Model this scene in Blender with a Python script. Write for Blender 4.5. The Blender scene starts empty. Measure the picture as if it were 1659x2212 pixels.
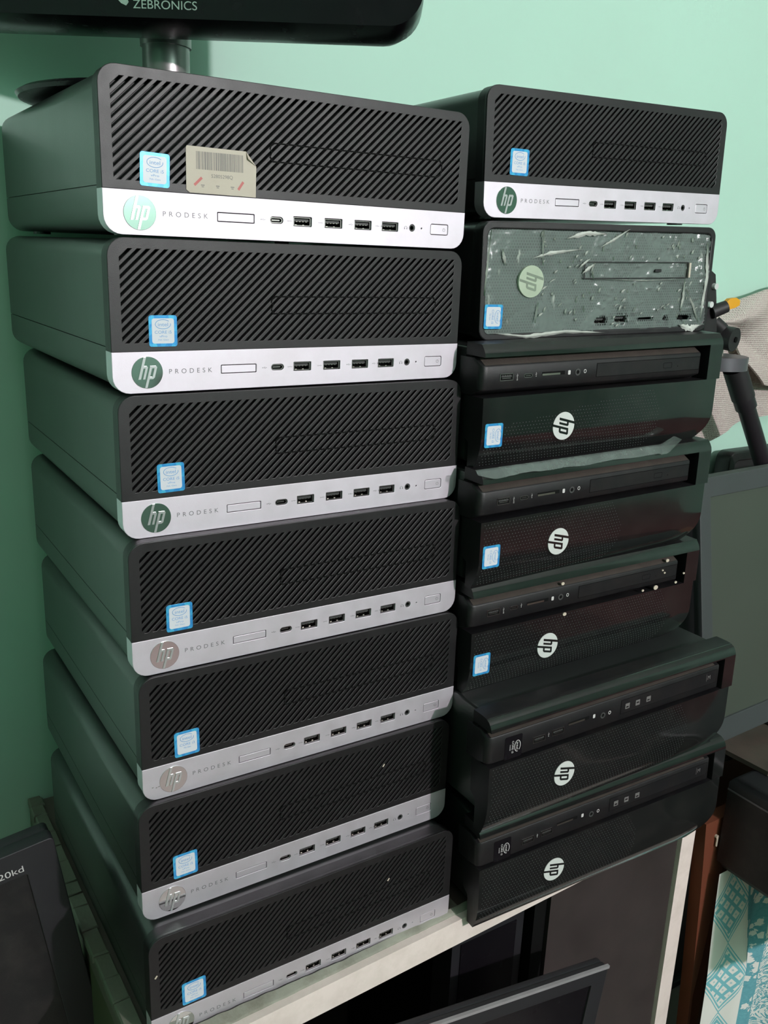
import bpy, math, random
from mathutils import Matrix, Vector

random.seed(7)
C = bpy.context.scene.collection
S = 0.001                      # everything below is written in millimetres
R = math.radians

# ------------------------------------------------------------------ camera
sc = bpy.context.scene
cd = bpy.data.cameras.new('camera')
cam = bpy.data.objects.new('camera', cd)
C.objects.link(cam)
sc.camera = cam
cam.location = (-0.16145, -0.55249, 0.57085)
cam.rotation_euler = (R(73.9155), R(-2.1466), R(-32.3431))
cd.sensor_fit = 'VERTICAL'
cd.sensor_height = 24.0
cd.lens = 1942.12 * 24.0 / 2212.0
cd.clip_start = 0.01
cd.clip_end = 20

# ------------------------------------------------------------------ light and exposure
sc.view_settings.view_transform = 'Standard'
sc.view_settings.look = 'None'
sc.view_settings.gamma = 1.0
sc.view_settings.use_curve_mapping = False
sc.view_settings.exposure = 0.0
sc.cycles.use_denoising = True
sc.cycles.max_bounces = 10
sc.cycles.diffuse_bounces = 6
sc.cycles.glossy_bounces = 5
sc.cycles.transparent_max_bounces = 12
sc.cycles.caustics_reflective = False
sc.cycles.caustics_refractive = False
w = bpy.data.worlds.new('world')
sc.world = w
w.use_nodes = True
w.node_tree.nodes['Background'].inputs[0].default_value = (0.5, 0.6, 0.55, 1)
w.node_tree.nodes['Background'].inputs[1].default_value = 0.0

BULB = (0.700, -2.160, 1.170)
ld = bpy.data.lights.new('bulb_light', 'POINT')
ld.energy = 138
ld.color = (1.0, 0.86, 0.93)
ld.shadow_soft_size = 0.03
lo = bpy.data.objects.new('bulb_light', ld)
lo.location = BULB
C.objects.link(lo)
# added soft fill light below the ceiling, behind the camera, from no seen lamp
ad = bpy.data.lights.new('fill_light', 'AREA')
ad.shape = 'RECTANGLE'
ad.size = 1.2
ad.size_y = 0.25
ad.energy = 1.0
ad.color = (1.0, 0.97, 0.95)
ao = bpy.data.objects.new('fill_light', ad)
ao.location = (-0.7, -1.2, 1.93)
C.objects.link(ao)


# ------------------------------------------------------------------ materials
def rgb(c):
    def f(v):
        v = v / 255.0
        return v / 12.92 if v <= 0.04045 else ((v + 0.055) / 1.055) ** 2.4
    return tuple(f(v) for v in c) + (1.0,)


def mat(name, col, rough=0.5, metal=0.0, var=0.12, nscale=60.0, bump=0.0, bscale=900.0,
        spec=0.5, coat=0.0, rvar=0.08, dust=None, dust_amt=0.0, dust_scale=12.0):
    m = bpy.data.materials.new(name)
    m.use_nodes = True
    nt = m.node_tree
    b = nt.nodes['Principled BSDF']
    b.inputs['Metallic'].default_value = metal
    b.inputs['Specular IOR Level'].default_value = spec
    b.inputs['Coat Weight'].default_value = coat
    b.inputs['Coat Roughness'].default_value = 0.06
    tc = nt.nodes.new('ShaderNodeTexCoord')
    nz = nt.nodes.new('ShaderNodeTexNoise')
    nz.inputs['Scale'].default_value = nscale
    nz.inputs['Detail'].default_value = 5
    nt.links.new(tc.outputs['Object'], nz.inputs['Vector'])
    mp = nt.nodes.new('ShaderNodeMapRange')
    mp.inputs['To Min'].default_value = 1 - var
    mp.inputs['To Max'].default_value = 1 + var
    nt.links.new(nz.outputs['Fac'], mp.inputs['Value'])
    vm = nt.nodes.new('ShaderNodeVectorMath')
    vm.operation = 'SCALE'
    vm.inputs[0].default_value = col[:3]
    nt.links.new(mp.outputs['Result'], vm.inputs['Scale'])
    out = vm.outputs['Vector']
    if dust:
        n2 = nt.nodes.new('ShaderNodeTexNoise')
        n2.inputs['Scale'].default_value = dust_scale
        n2.inputs['Detail'].default_value = 8
        n2.inputs['Roughness'].default_value = 0.7
        nt.links.new(tc.outputs['Object'], n2.inputs['Vector'])
        r2 = nt.nodes.new('ShaderNodeMapRange')
        r2.inputs['From Min'].default_value = 0.45
        r2.inputs['From Max'].default_value = 0.75
        r2.inputs['To Max'].default_value = dust_amt
        nt.links.new(n2.outputs['Fac'], r2.inputs['Value'])
        mx = nt.nodes.new('ShaderNodeMix')
        mx.data_type = 'RGBA'
        nt.links.new(r2.outputs['Result'], mx.inputs[0])
        nt.links.new(out, mx.inputs[6])
        mx.inputs[7].default_value = dust
        out = mx.outputs[2]
    nt.links.new(out, b.inputs['Base Color'])
    mr = nt.nodes.new('ShaderNodeMapRange')
    mr.inputs['To Min'].default_value = max(0.0, rough - rvar)
    mr.inputs['To Max'].default_value = min(1.0, rough + rvar)
    nt.links.new(nz.outputs['Fac'], mr.inputs['Value'])
    nt.links.new(mr.outputs['Result'], b.inputs['Roughness'])
    if bump:
        nb = nt.nodes.new('ShaderNodeTexNoise')
        nb.inputs['Scale'].default_value = bscale
        nb.inputs['Detail'].default_value = 3
        nt.links.new(tc.outputs['Object'], nb.inputs['Vector'])
        bp = nt.nodes.new('ShaderNodeBump')
        bp.inputs['Strength'].default_value = bump
        bp.inputs['Distance'].default_value = 0.0004
        nt.links.new(nb.outputs['Fac'], bp.inputs['Height'])
        nt.links.new(bp.outputs['Normal'], b.inputs['Normal'])
    return m


def N(nt, kind, **kw):
    n = nt.nodes.new(kind)
    for k, v in kw.items():
        if k in n.inputs.keys():
            n.inputs[k].default_value = v
        else:
            setattr(n, k, v)
    return n


M = {}
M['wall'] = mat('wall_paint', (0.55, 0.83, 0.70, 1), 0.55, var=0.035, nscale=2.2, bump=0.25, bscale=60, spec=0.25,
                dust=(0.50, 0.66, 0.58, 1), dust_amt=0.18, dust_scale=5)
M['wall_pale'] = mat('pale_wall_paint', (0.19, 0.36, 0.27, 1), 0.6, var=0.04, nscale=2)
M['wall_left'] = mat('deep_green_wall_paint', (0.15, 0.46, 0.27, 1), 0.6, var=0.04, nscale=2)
M['ceiling'] = mat('ceiling_paint', (0.44, 0.48, 0.45, 1), 0.8, var=0.05, nscale=3)
M['floor'] = mat('floor_tile', (0.34, 0.28, 0.26, 1), 0.45, var=0.1, nscale=6)
M['steel'] = mat('painted_black_steel', (0.020, 0.022, 0.022, 1), 0.33, var=0.2, nscale=14, bump=0.18, bscale=1500, spec=0.85, coat=0.12, rvar=0.05)
M['plastic'] = mat('black_plastic', (0.009, 0.0085, 0.010, 1), 0.42, var=0.25, nscale=40, bump=0.35, bscale=1800, spec=0.5,
                   dust=(0.14, 0.12, 0.11, 1), dust_amt=0.14, dust_scale=30)
M['grille'] = mat('ribbed_black_plastic', (0.0065, 0.0058, 0.0068, 1), 0.47, var=0.25, nscale=50, bump=0.14, bscale=1800, spec=0.55,
                  dust=(0.10, 0.085, 0.085, 1), dust_amt=0.07, dust_scale=45)
M['void'] = mat('dark_cavity', (0.006, 0.006, 0.006, 1), 0.8, spec=0.1)
M['silver'] = mat('silver_painted_plastic', (0.74, 0.69, 0.755, 1), 0.56, metal=0.8, var=0.05, nscale=90, bump=0.12, bscale=2500,
                  dust=(0.45, 0.42, 0.40, 1), dust_amt=0.22, dust_scale=14)
M['silver_in'] = mat('silver_button', (0.74, 0.69, 0.755, 1), 0.52, metal=0.8, var=0.04)
M['mark'] = mat('grey_print', (0.16, 0.16, 0.17, 1), 0.5)
M['mark_light'] = mat('light_print', (0.62, 0.60, 0.60, 1), 0.5)
M['chrome'] = mat('chrome_disc', (0.72, 0.72, 0.73, 1), 0.06, metal=1.0, var=0.03, rvar=0.03)
M['letter'] = mat('satin_letters', (0.66, 0.67, 0.68, 1), 0.3, metal=0.7, var=0.03)
M['port_metal'] = mat('port_shell_metal', (0.34, 0.33, 0.32, 1), 0.3, metal=1.0, var=0.1)
M['tongue'] = mat('port_tongue_plastic', (0.05, 0.05, 0.05, 1), 0.5)
M['gold'] = mat('contact_metal', (0.50, 0.47, 0.42, 1), 0.3, metal=1.0)
M['gloss'] = mat('gloss_black_plastic', (0.010, 0.011, 0.011, 1), 0.10, var=0.2, nscale=20, spec=0.8, coat=0.6, rvar=0.03,
                 dust=(0.06, 0.055, 0.05, 1), dust_amt=0.2, dust_scale=35)
M['matte'] = mat('matte_black_plastic', (0.008, 0.0075, 0.009, 1), 0.45, var=0.2, nscale=60, bump=0.2, bscale=1800, spec=0.4,
                 dust=(0.09, 0.07, 0.06, 1), dust_amt=0.14, dust_scale=26)
M['dusty'] = mat('dust_settled_plastic', (0.050, 0.038, 0.032, 1), 0.8, var=0.5, nscale=60, bump=0.6, bscale=500)
M['white_logo'] = mat('white_emblem', (0.66, 0.68, 0.66, 1), 0.35, var=0.03, nscale=30)
M['label_white'] = mat('sticker_paper', (0.68, 0.70, 0.76, 1), 0.4, var=0.03)
M['label_ink'] = mat('sticker_blue_ink', (0.16, 0.36, 0.66, 1), 0.5)
M['beige'] = mat('aged_paper_label', (0.56, 0.50, 0.42, 1), 0.65, var=0.1, nscale=60, dust=(0.36, 0.28, 0.2, 1), dust_amt=0.35, dust_scale=30)
M['ink'] = mat('barcode_ink', (0.20, 0.19, 0.18, 1), 0.6)
M['red'] = mat('red_ink', (0.55, 0.16, 0.15, 1), 0.6)
M['screen'] = mat('dark_screen', (0.030, 0.034, 0.030, 1), 0.5, var=0.1, nscale=20, spec=0.4)
M['screen_gloss'] = mat('glossy_screen_bezel', (0.007, 0.006, 0.008, 1), 0.25, var=0.2, spec=0.3)
M['bezel_grey'] = mat('charcoal_plastic', (0.017, 0.0165, 0.020, 1), 0.5, var=0.15, nscale=50, bump=0.2, bscale=1500)
M['silver_line'] = mat('silver_edge', (0.42, 0.40, 0.42, 1), 0.4, metal=0.4)
M['pole'] = mat('brushed_grey_metal', (0.34, 0.31, 0.32, 1), 0.33, metal=0.75, var=0.06)
M['white_paint'] = mat('white_painted_wood', (0.90, 0.77, 0.72, 1), 0.55, var=0.08, nscale=14, dust=(0.5, 0.42, 0.34, 1), dust_amt=0.4, dust_scale=22)
M['stone'] = mat('chipped_stone', (0.30, 0.30, 0.25, 1), 0.75, var=0.35, nscale=45, bump=1.0, bscale=250, dust=(0.12, 0.10, 0.07, 1), dust_amt=0.7, dust_scale=40)
M['stone_green'] = mat('chipped_green_stone', (0.17, 0.175, 0.14, 1), 0.75, var=0.3, nscale=60, bump=1.0, bscale=250, dust=(0.10, 0.08, 0.05, 1), dust_amt=0.4, dust_scale=30)
M['green_side'] = mat('green_painted_board', (0.085, 0.105, 0.06, 1), 0.6, var=0.2, nscale=9, dust=(0.10, 0.08, 0.04, 1), dust_amt=0.6, dust_scale=8)
M['board'] = mat('dark_laminate', (0.040, 0.030, 0.030, 1), 0.5, var=0.3, nscale=20, dust=(0.08, 0.06, 0.055, 1), dust_amt=0.3, dust_scale=14)
M['top_board'] = mat('table_board', (0.16, 0.14, 0.12, 1), 0.6, var=0.2, nscale=12)
M['wood'] = mat('red_brown_wood', (0.17, 0.05, 0.026, 1), 0.5, var=0.25, nscale=16)
M['pale_wood'] = mat('pale_raw_wood', (0.38, 0.22, 0.12, 1), 0.7, var=0.25, nscale=20)
M['rubber'] = mat('black_rubber', (0.022, 0.020, 0.022, 1), 0.55, var=0.2, nscale=60)
M['tube'] = mat('black_anodised_tube', (0.035, 0.030, 0.035, 1), 0.36, var=0.1, metal=0.3)
M['collar'] = mat('grey_collar_plastic', (0.16, 0.15, 0.17, 1), 0.35, metal=0.4, var=0.1)
M['clear'] = mat('pale_plastic', (0.42, 0.40, 0.34, 1), 0.25, var=0.15)
M['yellow'] = mat('orange_yellow_plastic', (0.85, 0.40, 0.02, 1), 0.4, var=0.06)
M['speck'] = mat('pale_speck', (0.6, 0.52, 0.42, 1), 0.7)
M['shiny_dot'] = mat('polished_rivet', (0.85, 0.85, 0.85, 1), 0.35, metal=0.2)


def dotted_gloss():
    """gloss black with a field of small raised grey dots, ending in a rounded right end"""
    m = mat('dotted_gloss_black', (0.010, 0.011, 0.012, 1), 0.10, var=0.2, nscale=20, spec=0.65, coat=0.25, rvar=0.03,
            dust=(0.05, 0.045, 0.04, 1), dust_amt=0.22, dust_scale=30)
    return m


def film_material():
    m = bpy.data.materials.new('cloudy_protective_film')
    m.use_nodes = True
    nt = m.node_tree
    b = nt.nodes['Principled BSDF']
    tc = N(nt, 'ShaderNodeTexCoord')
    n1 = N(nt, 'ShaderNodeTexNoise', Scale=26.0, Detail=7.0, Roughness=0.65, Distortion=0.6)
    mp = N(nt, 'ShaderNodeMapping')
    mp.inputs['Rotation'].default_value = (0, R(35), 0)
    mp.inputs['Scale'].default_value = (2.4, 1, 0.8)
    n2 = N(nt, 'ShaderNodeTexNoise', Scale=55.0, Detail=3.0)
    nt.links.new(tc.outputs['Object'], n1.inputs['Vector'])
    nt.links.new(tc.outputs['Object'], mp.inputs['Vector'])
    nt.links.new(mp.outputs['Vector'], n2.inputs['Vector'])
    r1 = N(nt, 'ShaderNodeMapRange')
    r1.inputs['From Min'].default_value = 0.64
    r1.inputs['From Max'].default_value = 0.72
    nt.links.new(n2.outputs['Fac'], r1.inputs['Value'])
    mx = N(nt, 'ShaderNodeMix', data_type='RGBA')
    mx.inputs[6].default_value = (0.225, 0.275, 0.255, 1)
    mx.inputs[7].default_value = (0.38, 0.42, 0.38, 1)
    nt.links.new(r1.outputs['Result'], mx.inputs[0])
    nt.links.new(mx.outputs[2], b.inputs['Base Color'])
    b.inputs['Roughness'].default_value = 0.22
    b.inputs['Specular IOR Level'].default_value = 0.6
    ra = N(nt, 'ShaderNodeMapRange')
    ra.inputs['From Min'].default_value = 0.3
    ra.inputs['From Max'].default_value = 0.7
    ra.inputs['To Min'].default_value = 0.36
    ra.inputs['To Max'].default_value = 0.72
    nt.links.new(n1.outputs['Fac'], ra.inputs['Value'])
    ad_ = N(nt, 'ShaderNodeMath', operation='MAXIMUM')
    nt.links.new(ra.outputs['Result'], ad_.inputs[0])
    nt.links.new(r1.outputs['Result'], ad_.inputs[1])
    nt.links.new(ad_.outputs[0], b.inputs['Alpha'])
    bp = N(nt, 'ShaderNodeBump')
    bp.inputs['Strength'].default_value = 0.6
    bp.inputs['Distance'].default_value = 0.001
    nt.links.new(n1.outputs['Fac'], bp.inputs['Height'])
    nt.links.new(bp.outputs['Normal'], b.inputs['Normal'])
    return m


def mesh_panel_material():
    """perforated metal: hexagonal grid of dark holes in a grey-green sheet"""
    m = bpy.data.materials.new('perforated_sheet')
    m.use_nodes = True
    nt = m.node_tree
    b = nt.nodes['Principled BSDF']
    tc = N(nt, 'ShaderNodeTexCoord')
    sx = N(nt, 'ShaderNodeSeparateXYZ')
    nt.links.new(tc.outputs['Object'], sx.inputs[0])

    def math_(op, a, b_=None):
        n = N(nt, 'ShaderNodeMath', operation=op)
        for i, v in enumerate((a, b_)):
            if v is None:
                continue
            if isinstance(v, (int, float)):
                n.inputs[i].default_value = v
            else:
                nt.links.new(v, n.inputs[i])
        return n.outputs[0]
    P = 0.0026
    u = math_('DIVIDE', sx.outputs['X'], P)
    v = math_('DIVIDE', sx.outputs['Z'], P * 0.866)

    def hexd(uo, vo):
        uu = math_('SUBTRACT', math_('FRACT', math_('ADD', u, uo)), 0.5)
        vv = math_('SUBTRACT', math_('FRACT', math_('ADD', math_('MULTIPLY', v, 0.5), vo)), 0.5)
        vv = math_('MULTIPLY', vv, 1.732)
        return math_('ADD', math_('MULTIPLY', uu, uu), math_('MULTIPLY', vv, vv))
    d = math_('MINIMUM', hexd(0.0, 0.0), hexd(0.5, 0.5))
    hole = math_('LESS_THAN', d, 0.085)
    mx = N(nt, 'ShaderNodeMix', data_type='RGBA')
    nt.links.new(hole, mx.inputs[0])
    mx.inputs[6].default_value = (0.13, 0.16, 0.15, 1)
    mx.inputs[7].default_value = (0.004, 0.004, 0.004, 1)
    nt.links.new(mx.outputs[2], b.inputs['Base Color'])
    b.inputs['Roughness'].default_value = 0.4
    return m


def holo_material():
    m = bpy.data.materials.new('blue_foil')
    m.use_nodes = True
    nt = m.node_tree
    b = nt.nodes['Principled BSDF']
    tc = N(nt, 'ShaderNodeTexCoord')
    vo = N(nt, 'ShaderNodeTexVoronoi', Scale=420.0)
    nt.links.new(tc.outputs['Object'], vo.inputs['Vector'])
    cr = N(nt, 'ShaderNodeValToRGB')
    e = cr.color_ramp.elements
    e[0].position = 0.0
    e[0].color = (0.03, 0.22, 0.62, 1)
    e[1].position = 1.0
    e[1].color = (0.10, 0.62, 0.85, 1)
    x = cr.color_ramp.elements.new(0.55)
    x.color = (0.05, 0.36, 0.76, 1)
    nt.links.new(vo.outputs['Color'], cr.inputs[0])
    nt.links.new(cr.outputs[0], b.inputs['Base Color'])
    b.inputs['Metallic'].default_value = 0.25
    b.inputs['Roughness'].default_value = 0.3
    return m


def cloth_material(name, c1, c2, kind):
    m = bpy.data.materials.new(name)
    m.use_nodes = True
    nt = m.node_tree
    b = nt.nodes['Principled BSDF']
    b.inputs['Roughness'].default_value = 0.9
    b.inputs['Specular IOR Level'].default_value = 0.1
    uv = N(nt, 'ShaderNodeUVMap')
    sx = N(nt, 'ShaderNodeSeparateXYZ')
    nt.links.new(uv.outputs[0], sx.inputs[0])

    def mt(op, a, b_=None, c_=None):
        n = N(nt, 'ShaderNodeMath', operation=op)
        for i, v in enumerate((a, b_, c_)):
            if v is None:
                continue
            if isinstance(v, (int, float)):
                n.inputs[i].default_value = v
            else:
                nt.links.new(v, n.inputs[i])
        return n.outputs[0]
    U, V = sx.outputs['X'], sx.outputs['Y']          # in millimetres / 100
    if kind == 'waffle':
        a = mt('SINE', mt('MULTIPLY', U, 210.0))
        c = mt('SINE', mt('MULTIPLY', V, 210.0))
        h = mt('MAXIMUM', a, c)
        mx = N(nt, 'ShaderNodeMix', data_type='RGBA')
        nt.links.new(mt('MULTIPLY_ADD', h, 0.5, 0.5), mx.inputs[0])
        mx.inputs[6].default_value = c2
        mx.inputs[7].default_value = c1
        nt.links.new(mx.outputs[2], b.inputs['Base Color'])
        bp = N(nt, 'ShaderNodeBump')
        bp.inputs['Strength'].default_value = 0.6
        bp.inputs['Distance'].default_value = 0.0015
        nt.links.new(h, bp.inputs['Height'])
        nt.links.new(bp.outputs['Normal'], b.inputs['Normal'])
        return m
    # block-printed tablecloth: ogee medallions with a diamond lattice on the left, floral stripe in the middle, large scrolls on the right
    # region 1 (U < 0.34)
    a1 = mt('MULTIPLY', U, 8.6)
    b1 = mt('MULTIPLY', V, 5.4)
    p = mt('SUBTRACT', mt('FRACT', mt('ADD', a1, b1)), 0.5)
    q = mt('SUBTRACT', mt('FRACT', mt('SUBTRACT', a1, b1)), 0.5)
    lat = mt('GREATER_THAN', mt('MAXIMUM', mt('ABSOLUTE', p), mt('ABSOLUTE', q)), 0.33)
    dot = mt('LESS_THAN', mt('ADD', mt('MULTIPLY', p, p), mt('MULTIPLY', q, q)), 0.012)
    lat = mt('MAXIMUM', lat, mt('MULTIPLY', dot, 0.6))
    vv = mt('SUBTRACT', mt('FRACT', mt('MULTIPLY', V, 1.0)), 0.5)
    uu = mt('SUBTRACT', U, 0.17)
    og = mt('ADD', mt('MULTIPLY', mt('ABSOLUTE', uu), 2.6), mt('MULTIPLY', mt('ABSOLUTE', vv), 1.15))
    ring = mt('LESS_THAN', mt('ABSOLUTE', mt('SUBTRACT', og, 0.50)), 0.022)
    ring2 = mt('LESS_THAN', mt('ABSOLUTE', mt('SUBTRACT', og, 0.57)), 0.014)
    inside = mt('LESS_THAN', og, 0.46)
    r1 = mt('MAXIMUM', mt('MULTIPLY', lat, inside), mt('MAXIMUM', ring, ring2))
    # region 2 : stripe with flowers
    vor = N(nt, 'ShaderNodeTexVoronoi', Scale=7.5)
    nt.links.new(uv.outputs[0], vor.inputs['Vector'])
    nzz = N(nt, 'ShaderNodeTexNoise', Scale=10.0, Detail=4.0, Distortion=2.2)
    nt.links.new(uv.outputs[0], nzz.inputs['Vector'])
    flower = mt('GREATER_THAN', mt('ADD', vor.outputs['Distance'], mt('MULTIPLY', nzz.outputs['Fac'], 0.7)), 0.72)
    # region 3 : scrolls
    wv = N(nt, 'ShaderNodeTexNoise', Scale=3.2, Detail=5.0, Distortion=3.5)
    nt.links.new(uv.outputs[0], wv.inputs['Vector'])
    scroll = mt('GREATER_THAN', mt('SINE', mt('MULTIPLY', wv.outputs['Fac'], 42.0)), 0.05)
    is1 = mt('LESS_THAN', U, 0.36)
    is3 = mt('GREATER_THAN', U, 0.72)
    line = mt('MAXIMUM', mt('LESS_THAN', mt('ABSOLUTE', mt('SUBTRACT', U, 0.38)), 0.012),
              mt('LESS_THAN', mt('ABSOLUTE', mt('SUBTRACT', U, 0.70)), 0.010))
    r2 = mt('MAXIMUM', flower, line)
    pat = mt('ADD', mt('MULTIPLY', r1, is1),
             mt('ADD', mt('MULTIPLY', scroll, is3), mt('MULTIPLY', r2, mt('SUBTRACT', 1.0, mt('ADD', is1, is3)))))
    mx = N(nt, 'ShaderNodeMix', data_type='RGBA')
    nt.links.new(pat, mx.inputs[0])
    mx.inputs[6].default_value = c1
    mx.inputs[7].default_value = c2
    mx2 = N(nt, 'ShaderNodeMix', data_type='RGBA')
    mx2.inputs[6].default_value = (0.9, 0.9, 0.9, 1)
    nt.links.new(mx.outputs[2], mx2.inputs[6])
    mx2.inputs[7].default_value = (0.08, 0.26, 0.33, 1)
    nt.links.new(mt('MULTIPLY', pat, mt('MULTIPLY', mt('SUBTRACT', 1.0, is1), mt('MULTIPLY', nzz.outputs['Fac'], 0.9))), mx2.inputs[0])
    nt.links.new(mx2.outputs[2], b.inputs['Base Color'])
    return m


M['film'] = film_material()
M['perforated'] = mesh_panel_material()
M['foil'] = holo_material()
M['towel'] = cloth_material('waffle_towel', (0.74, 0.64, 0.60, 1), (0.60, 0.52, 0.48, 1), 'waffle')
M['print_cloth'] = cloth_material('printed_cotton', (0.86, 0.85, 0.80, 1), (0.22, 0.55, 0.60, 1), 'print')


# ------------------------------------------------------------------ mesh helpers
class MB:
    def __init__(s):
        s.v = []
        s.f = []
        s.mi = []
        s.cur = 0
        s.uv = None

    def add(s, vs, fs):
        o = len(s.v)
        s.v += [tuple(p) for p in vs]
        s.f += [tuple(i + o for i in f) for f in fs]
        s.mi += [s.cur] * len(fs)
        return s

    def box(s, x0, x1, y0, y1, z0, z1):
        return s.add([(x0, y0, z0), (x1, y0, z0), (x1, y1, z0), (x0, y1, z0), (x0, y0, z1), (x1, y0, z1), (x1, y1, z1), (x0, y1, z1)],
                     [(0, 3, 2, 1), (4, 5, 6, 7), (0, 1, 5, 4), (1, 2, 6, 5), (2, 3, 7, 6), (3, 0, 4, 7)])

    def loft(s, rings, caps=True):
        n = len(rings[0])
        vs = [p for r_ in rings for p in r_]
        fs = []
        for k in range(len(rings) - 1):
            for i in range(n):
                j = (i + 1) % n
                fs.append((k * n + i, k * n + j, (k + 1) * n + j, (k + 1) * n + i))
        if caps:
            fs.append(tuple(reversed(range(n))))
            fs.append(tuple((len(rings) - 1) * n + i for i in range(n)))
        return s.add(vs, fs)

    def prism_x(s, prof, x0, x1):       # prof: (y, z)
        return s.loft([[(x0, y, z) for y, z in prof], [(x1, y, z) for y, z in prof]])

    def prism_y(s, prof, y0, y1):       # prof: (x, z)
        return s.loft([[(x, y0, z) for x, z in prof], [(x, y1, z) for x, z in prof]])

    def prism_z(s, prof, z0, z1):
        return s.loft([[(x, y, z0) for x, y in prof], [(x, y, z1) for x, y in prof]])

    def tube(s, p0, p1, r0, r1=None, n=24):
        r1 = r0 if r1 is None else r1
        p0, p1 = Vector(p0), Vector(p1)
        d = (p1 - p0).normalized()
        a = d.orthogonal().normalized()
        b = d.cross(a)
        ring = lambda p, r: [p + (a * math.cos(2 * math.pi * i / n) + b * math.sin(2 * math.pi * i / n)) * r for i in range(n)]
        return s.loft([ring(p0, r0), ring(p1, r1)])

    def ringy(s, cx, cz, r0, r1, y0, y1, n=28, sx=1.0):
        """annulus facing -y"""
        A = lambda r, y: [(cx + r * sx * math.cos(2 * math.pi * i / n), y, cz + r * math.sin(2 * math.pi * i / n)) for i in range(n)]
        o = [A(r1, y1), A(r1, y0), A(r0, y0), A(r0, y1)]
        return s.loft(o, caps=False)

    def stroke(s, pts, wd, y0, y1):
        for (x0, z0), (x1, z1) in zip(pts[:-1], pts[1:]):
            L = math.hypot(x1 - x0, z1 - z0) or 1
            nx, nz = -(z1 - z0) / L * wd / 2, (x1 - x0) / L * wd / 2
            s.prism_y([(x0 + nx, z0 + nz), (x0 - nx, z0 - nz), (x1 - nx, z1 - nz), (x1 + nx, z1 + nz)], y0, y1)
        return s

    def mesh(s, me, T=None):
        T = T or Matrix()
        o = len(s.v)
        for v in me.vertices:
            s.v.append(tuple(T @ v.co))
        for p in me.polygons:
            s.f.append(tuple(i + o for i in p.vertices))
            s.mi.append(s.cur)
        return s

    def data(s, name, mats, smooth=35, T=None, side=None):
        me = bpy.data.meshes.new(name)
        T = T or Matrix()
        me.from_pydata([tuple((T @ Vector(v)) * S) for v in s.v], [], s.f)
        for m_ in (mats if isinstance(mats, (list, tuple)) else [mats]):
            me.materials.append(m_)
        me.polygons.foreach_set('material_index', s.mi)
        if s.uv:
            ul = me.uv_layers.new(name='UVMap')
            for p in me.polygons:
                for li in p.loop_indices:
                    ul.data[li].uv = s.uv[me.loops[li].vertex_index]
        me.validate()
        import bmesh
        bm = bmesh.new()
        bm.from_mesh(me)
        if not s.uv:
            bmesh.ops.recalc_face_normals(bm, faces=bm.faces)
        bm.to_mesh(me)
        bm.free()
        if smooth:
            me.shade_smooth()
            me.set_sharp_from_angle(angle=R(smooth))
        if side:
            k_ = len(me.materials)
            me.materials.append(side)
            for p in me.polygons:
                if p.normal.x < -.85 or p.normal.z > .93:
                    p.material_index = k_
        me.update()
        return me


def rrect(x0, x1, z0, z1, r, n=6, corners=(1, 1, 1, 1)):
    """rounded rectangle, corners = bl, br, tr, tl"""
    out = []
    for (cx, cz, a0, on) in ((x0, z0, 180, corners[0]), (x1, z0, 270, corners[1]), (x1, z1, 0, corners[2]), (x0, z1, 90, corners[3])):
        if not on:
            out.append((cx, cz))
            continue
        ox = cx + r if cx == x0 else cx - r
        oz = cz + r if cz == z0 else cz - r
        for k in range(n + 1):
            a = R(a0 + 90 * k / n)
            out.append((ox + r * math.cos(a), oz + r * math.sin(a)))
    return out


def circle(cx, cz, r, n=24, sx=1.0):
    return [(cx + r * sx * math.cos(2 * math.pi * i / n), cz + r * math.sin(2 * math.pi * i / n)) for i in range(n)]


def fill_curve(splines, thick, bevel=0.0):
    """flat shape with holes -> temporary mesh in xz, front at y=0, back at y=thick"""
    cu = bpy.data.curves.new('tmp', 'CURVE')
    cu.dimensions = '2D'
    cu.fill_mode = 'BOTH'
    for pts in splines:
        sp = cu.splines.new('POLY')
        sp.points.add(len(pts) - 1)
        for i, (x, z) in enumerate(pts):
            sp.points[i].co = (x, z, 0, 1)
        sp.use_cyclic_u = True
    cu.extrude = thick / 2 - bevel
    cu.bevel_depth = bevel
    cu.bevel_resolution = 1
    cu.offset = -bevel
    ob = bpy.data.objects.new('tmp', cu)
    C.objects.link(ob)
    dg = bpy.context.evaluated_depsgraph_get()
    dg.update()
    me = bpy.data.meshes.new_from_object(ob.evaluated_get(dg))
    bpy.data.objects.remove(ob)
    bpy.data.curves.remove(cu)
    T = Matrix(((1, 0, 0, 0), (0, 0, -1, thick / 2), (0, 1, 0, 0), (0, 0, 0, 1)))
    return me, T


def plate(mb, splines, y0, thick, bevel=0.0):
    me, T = fill_curve(splines, thick, bevel)
    mb.mesh(me, Matrix.Translation((0, y0, 0)) @ T)
    bpy.data.meshes.remove(me)
    return mb


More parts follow.
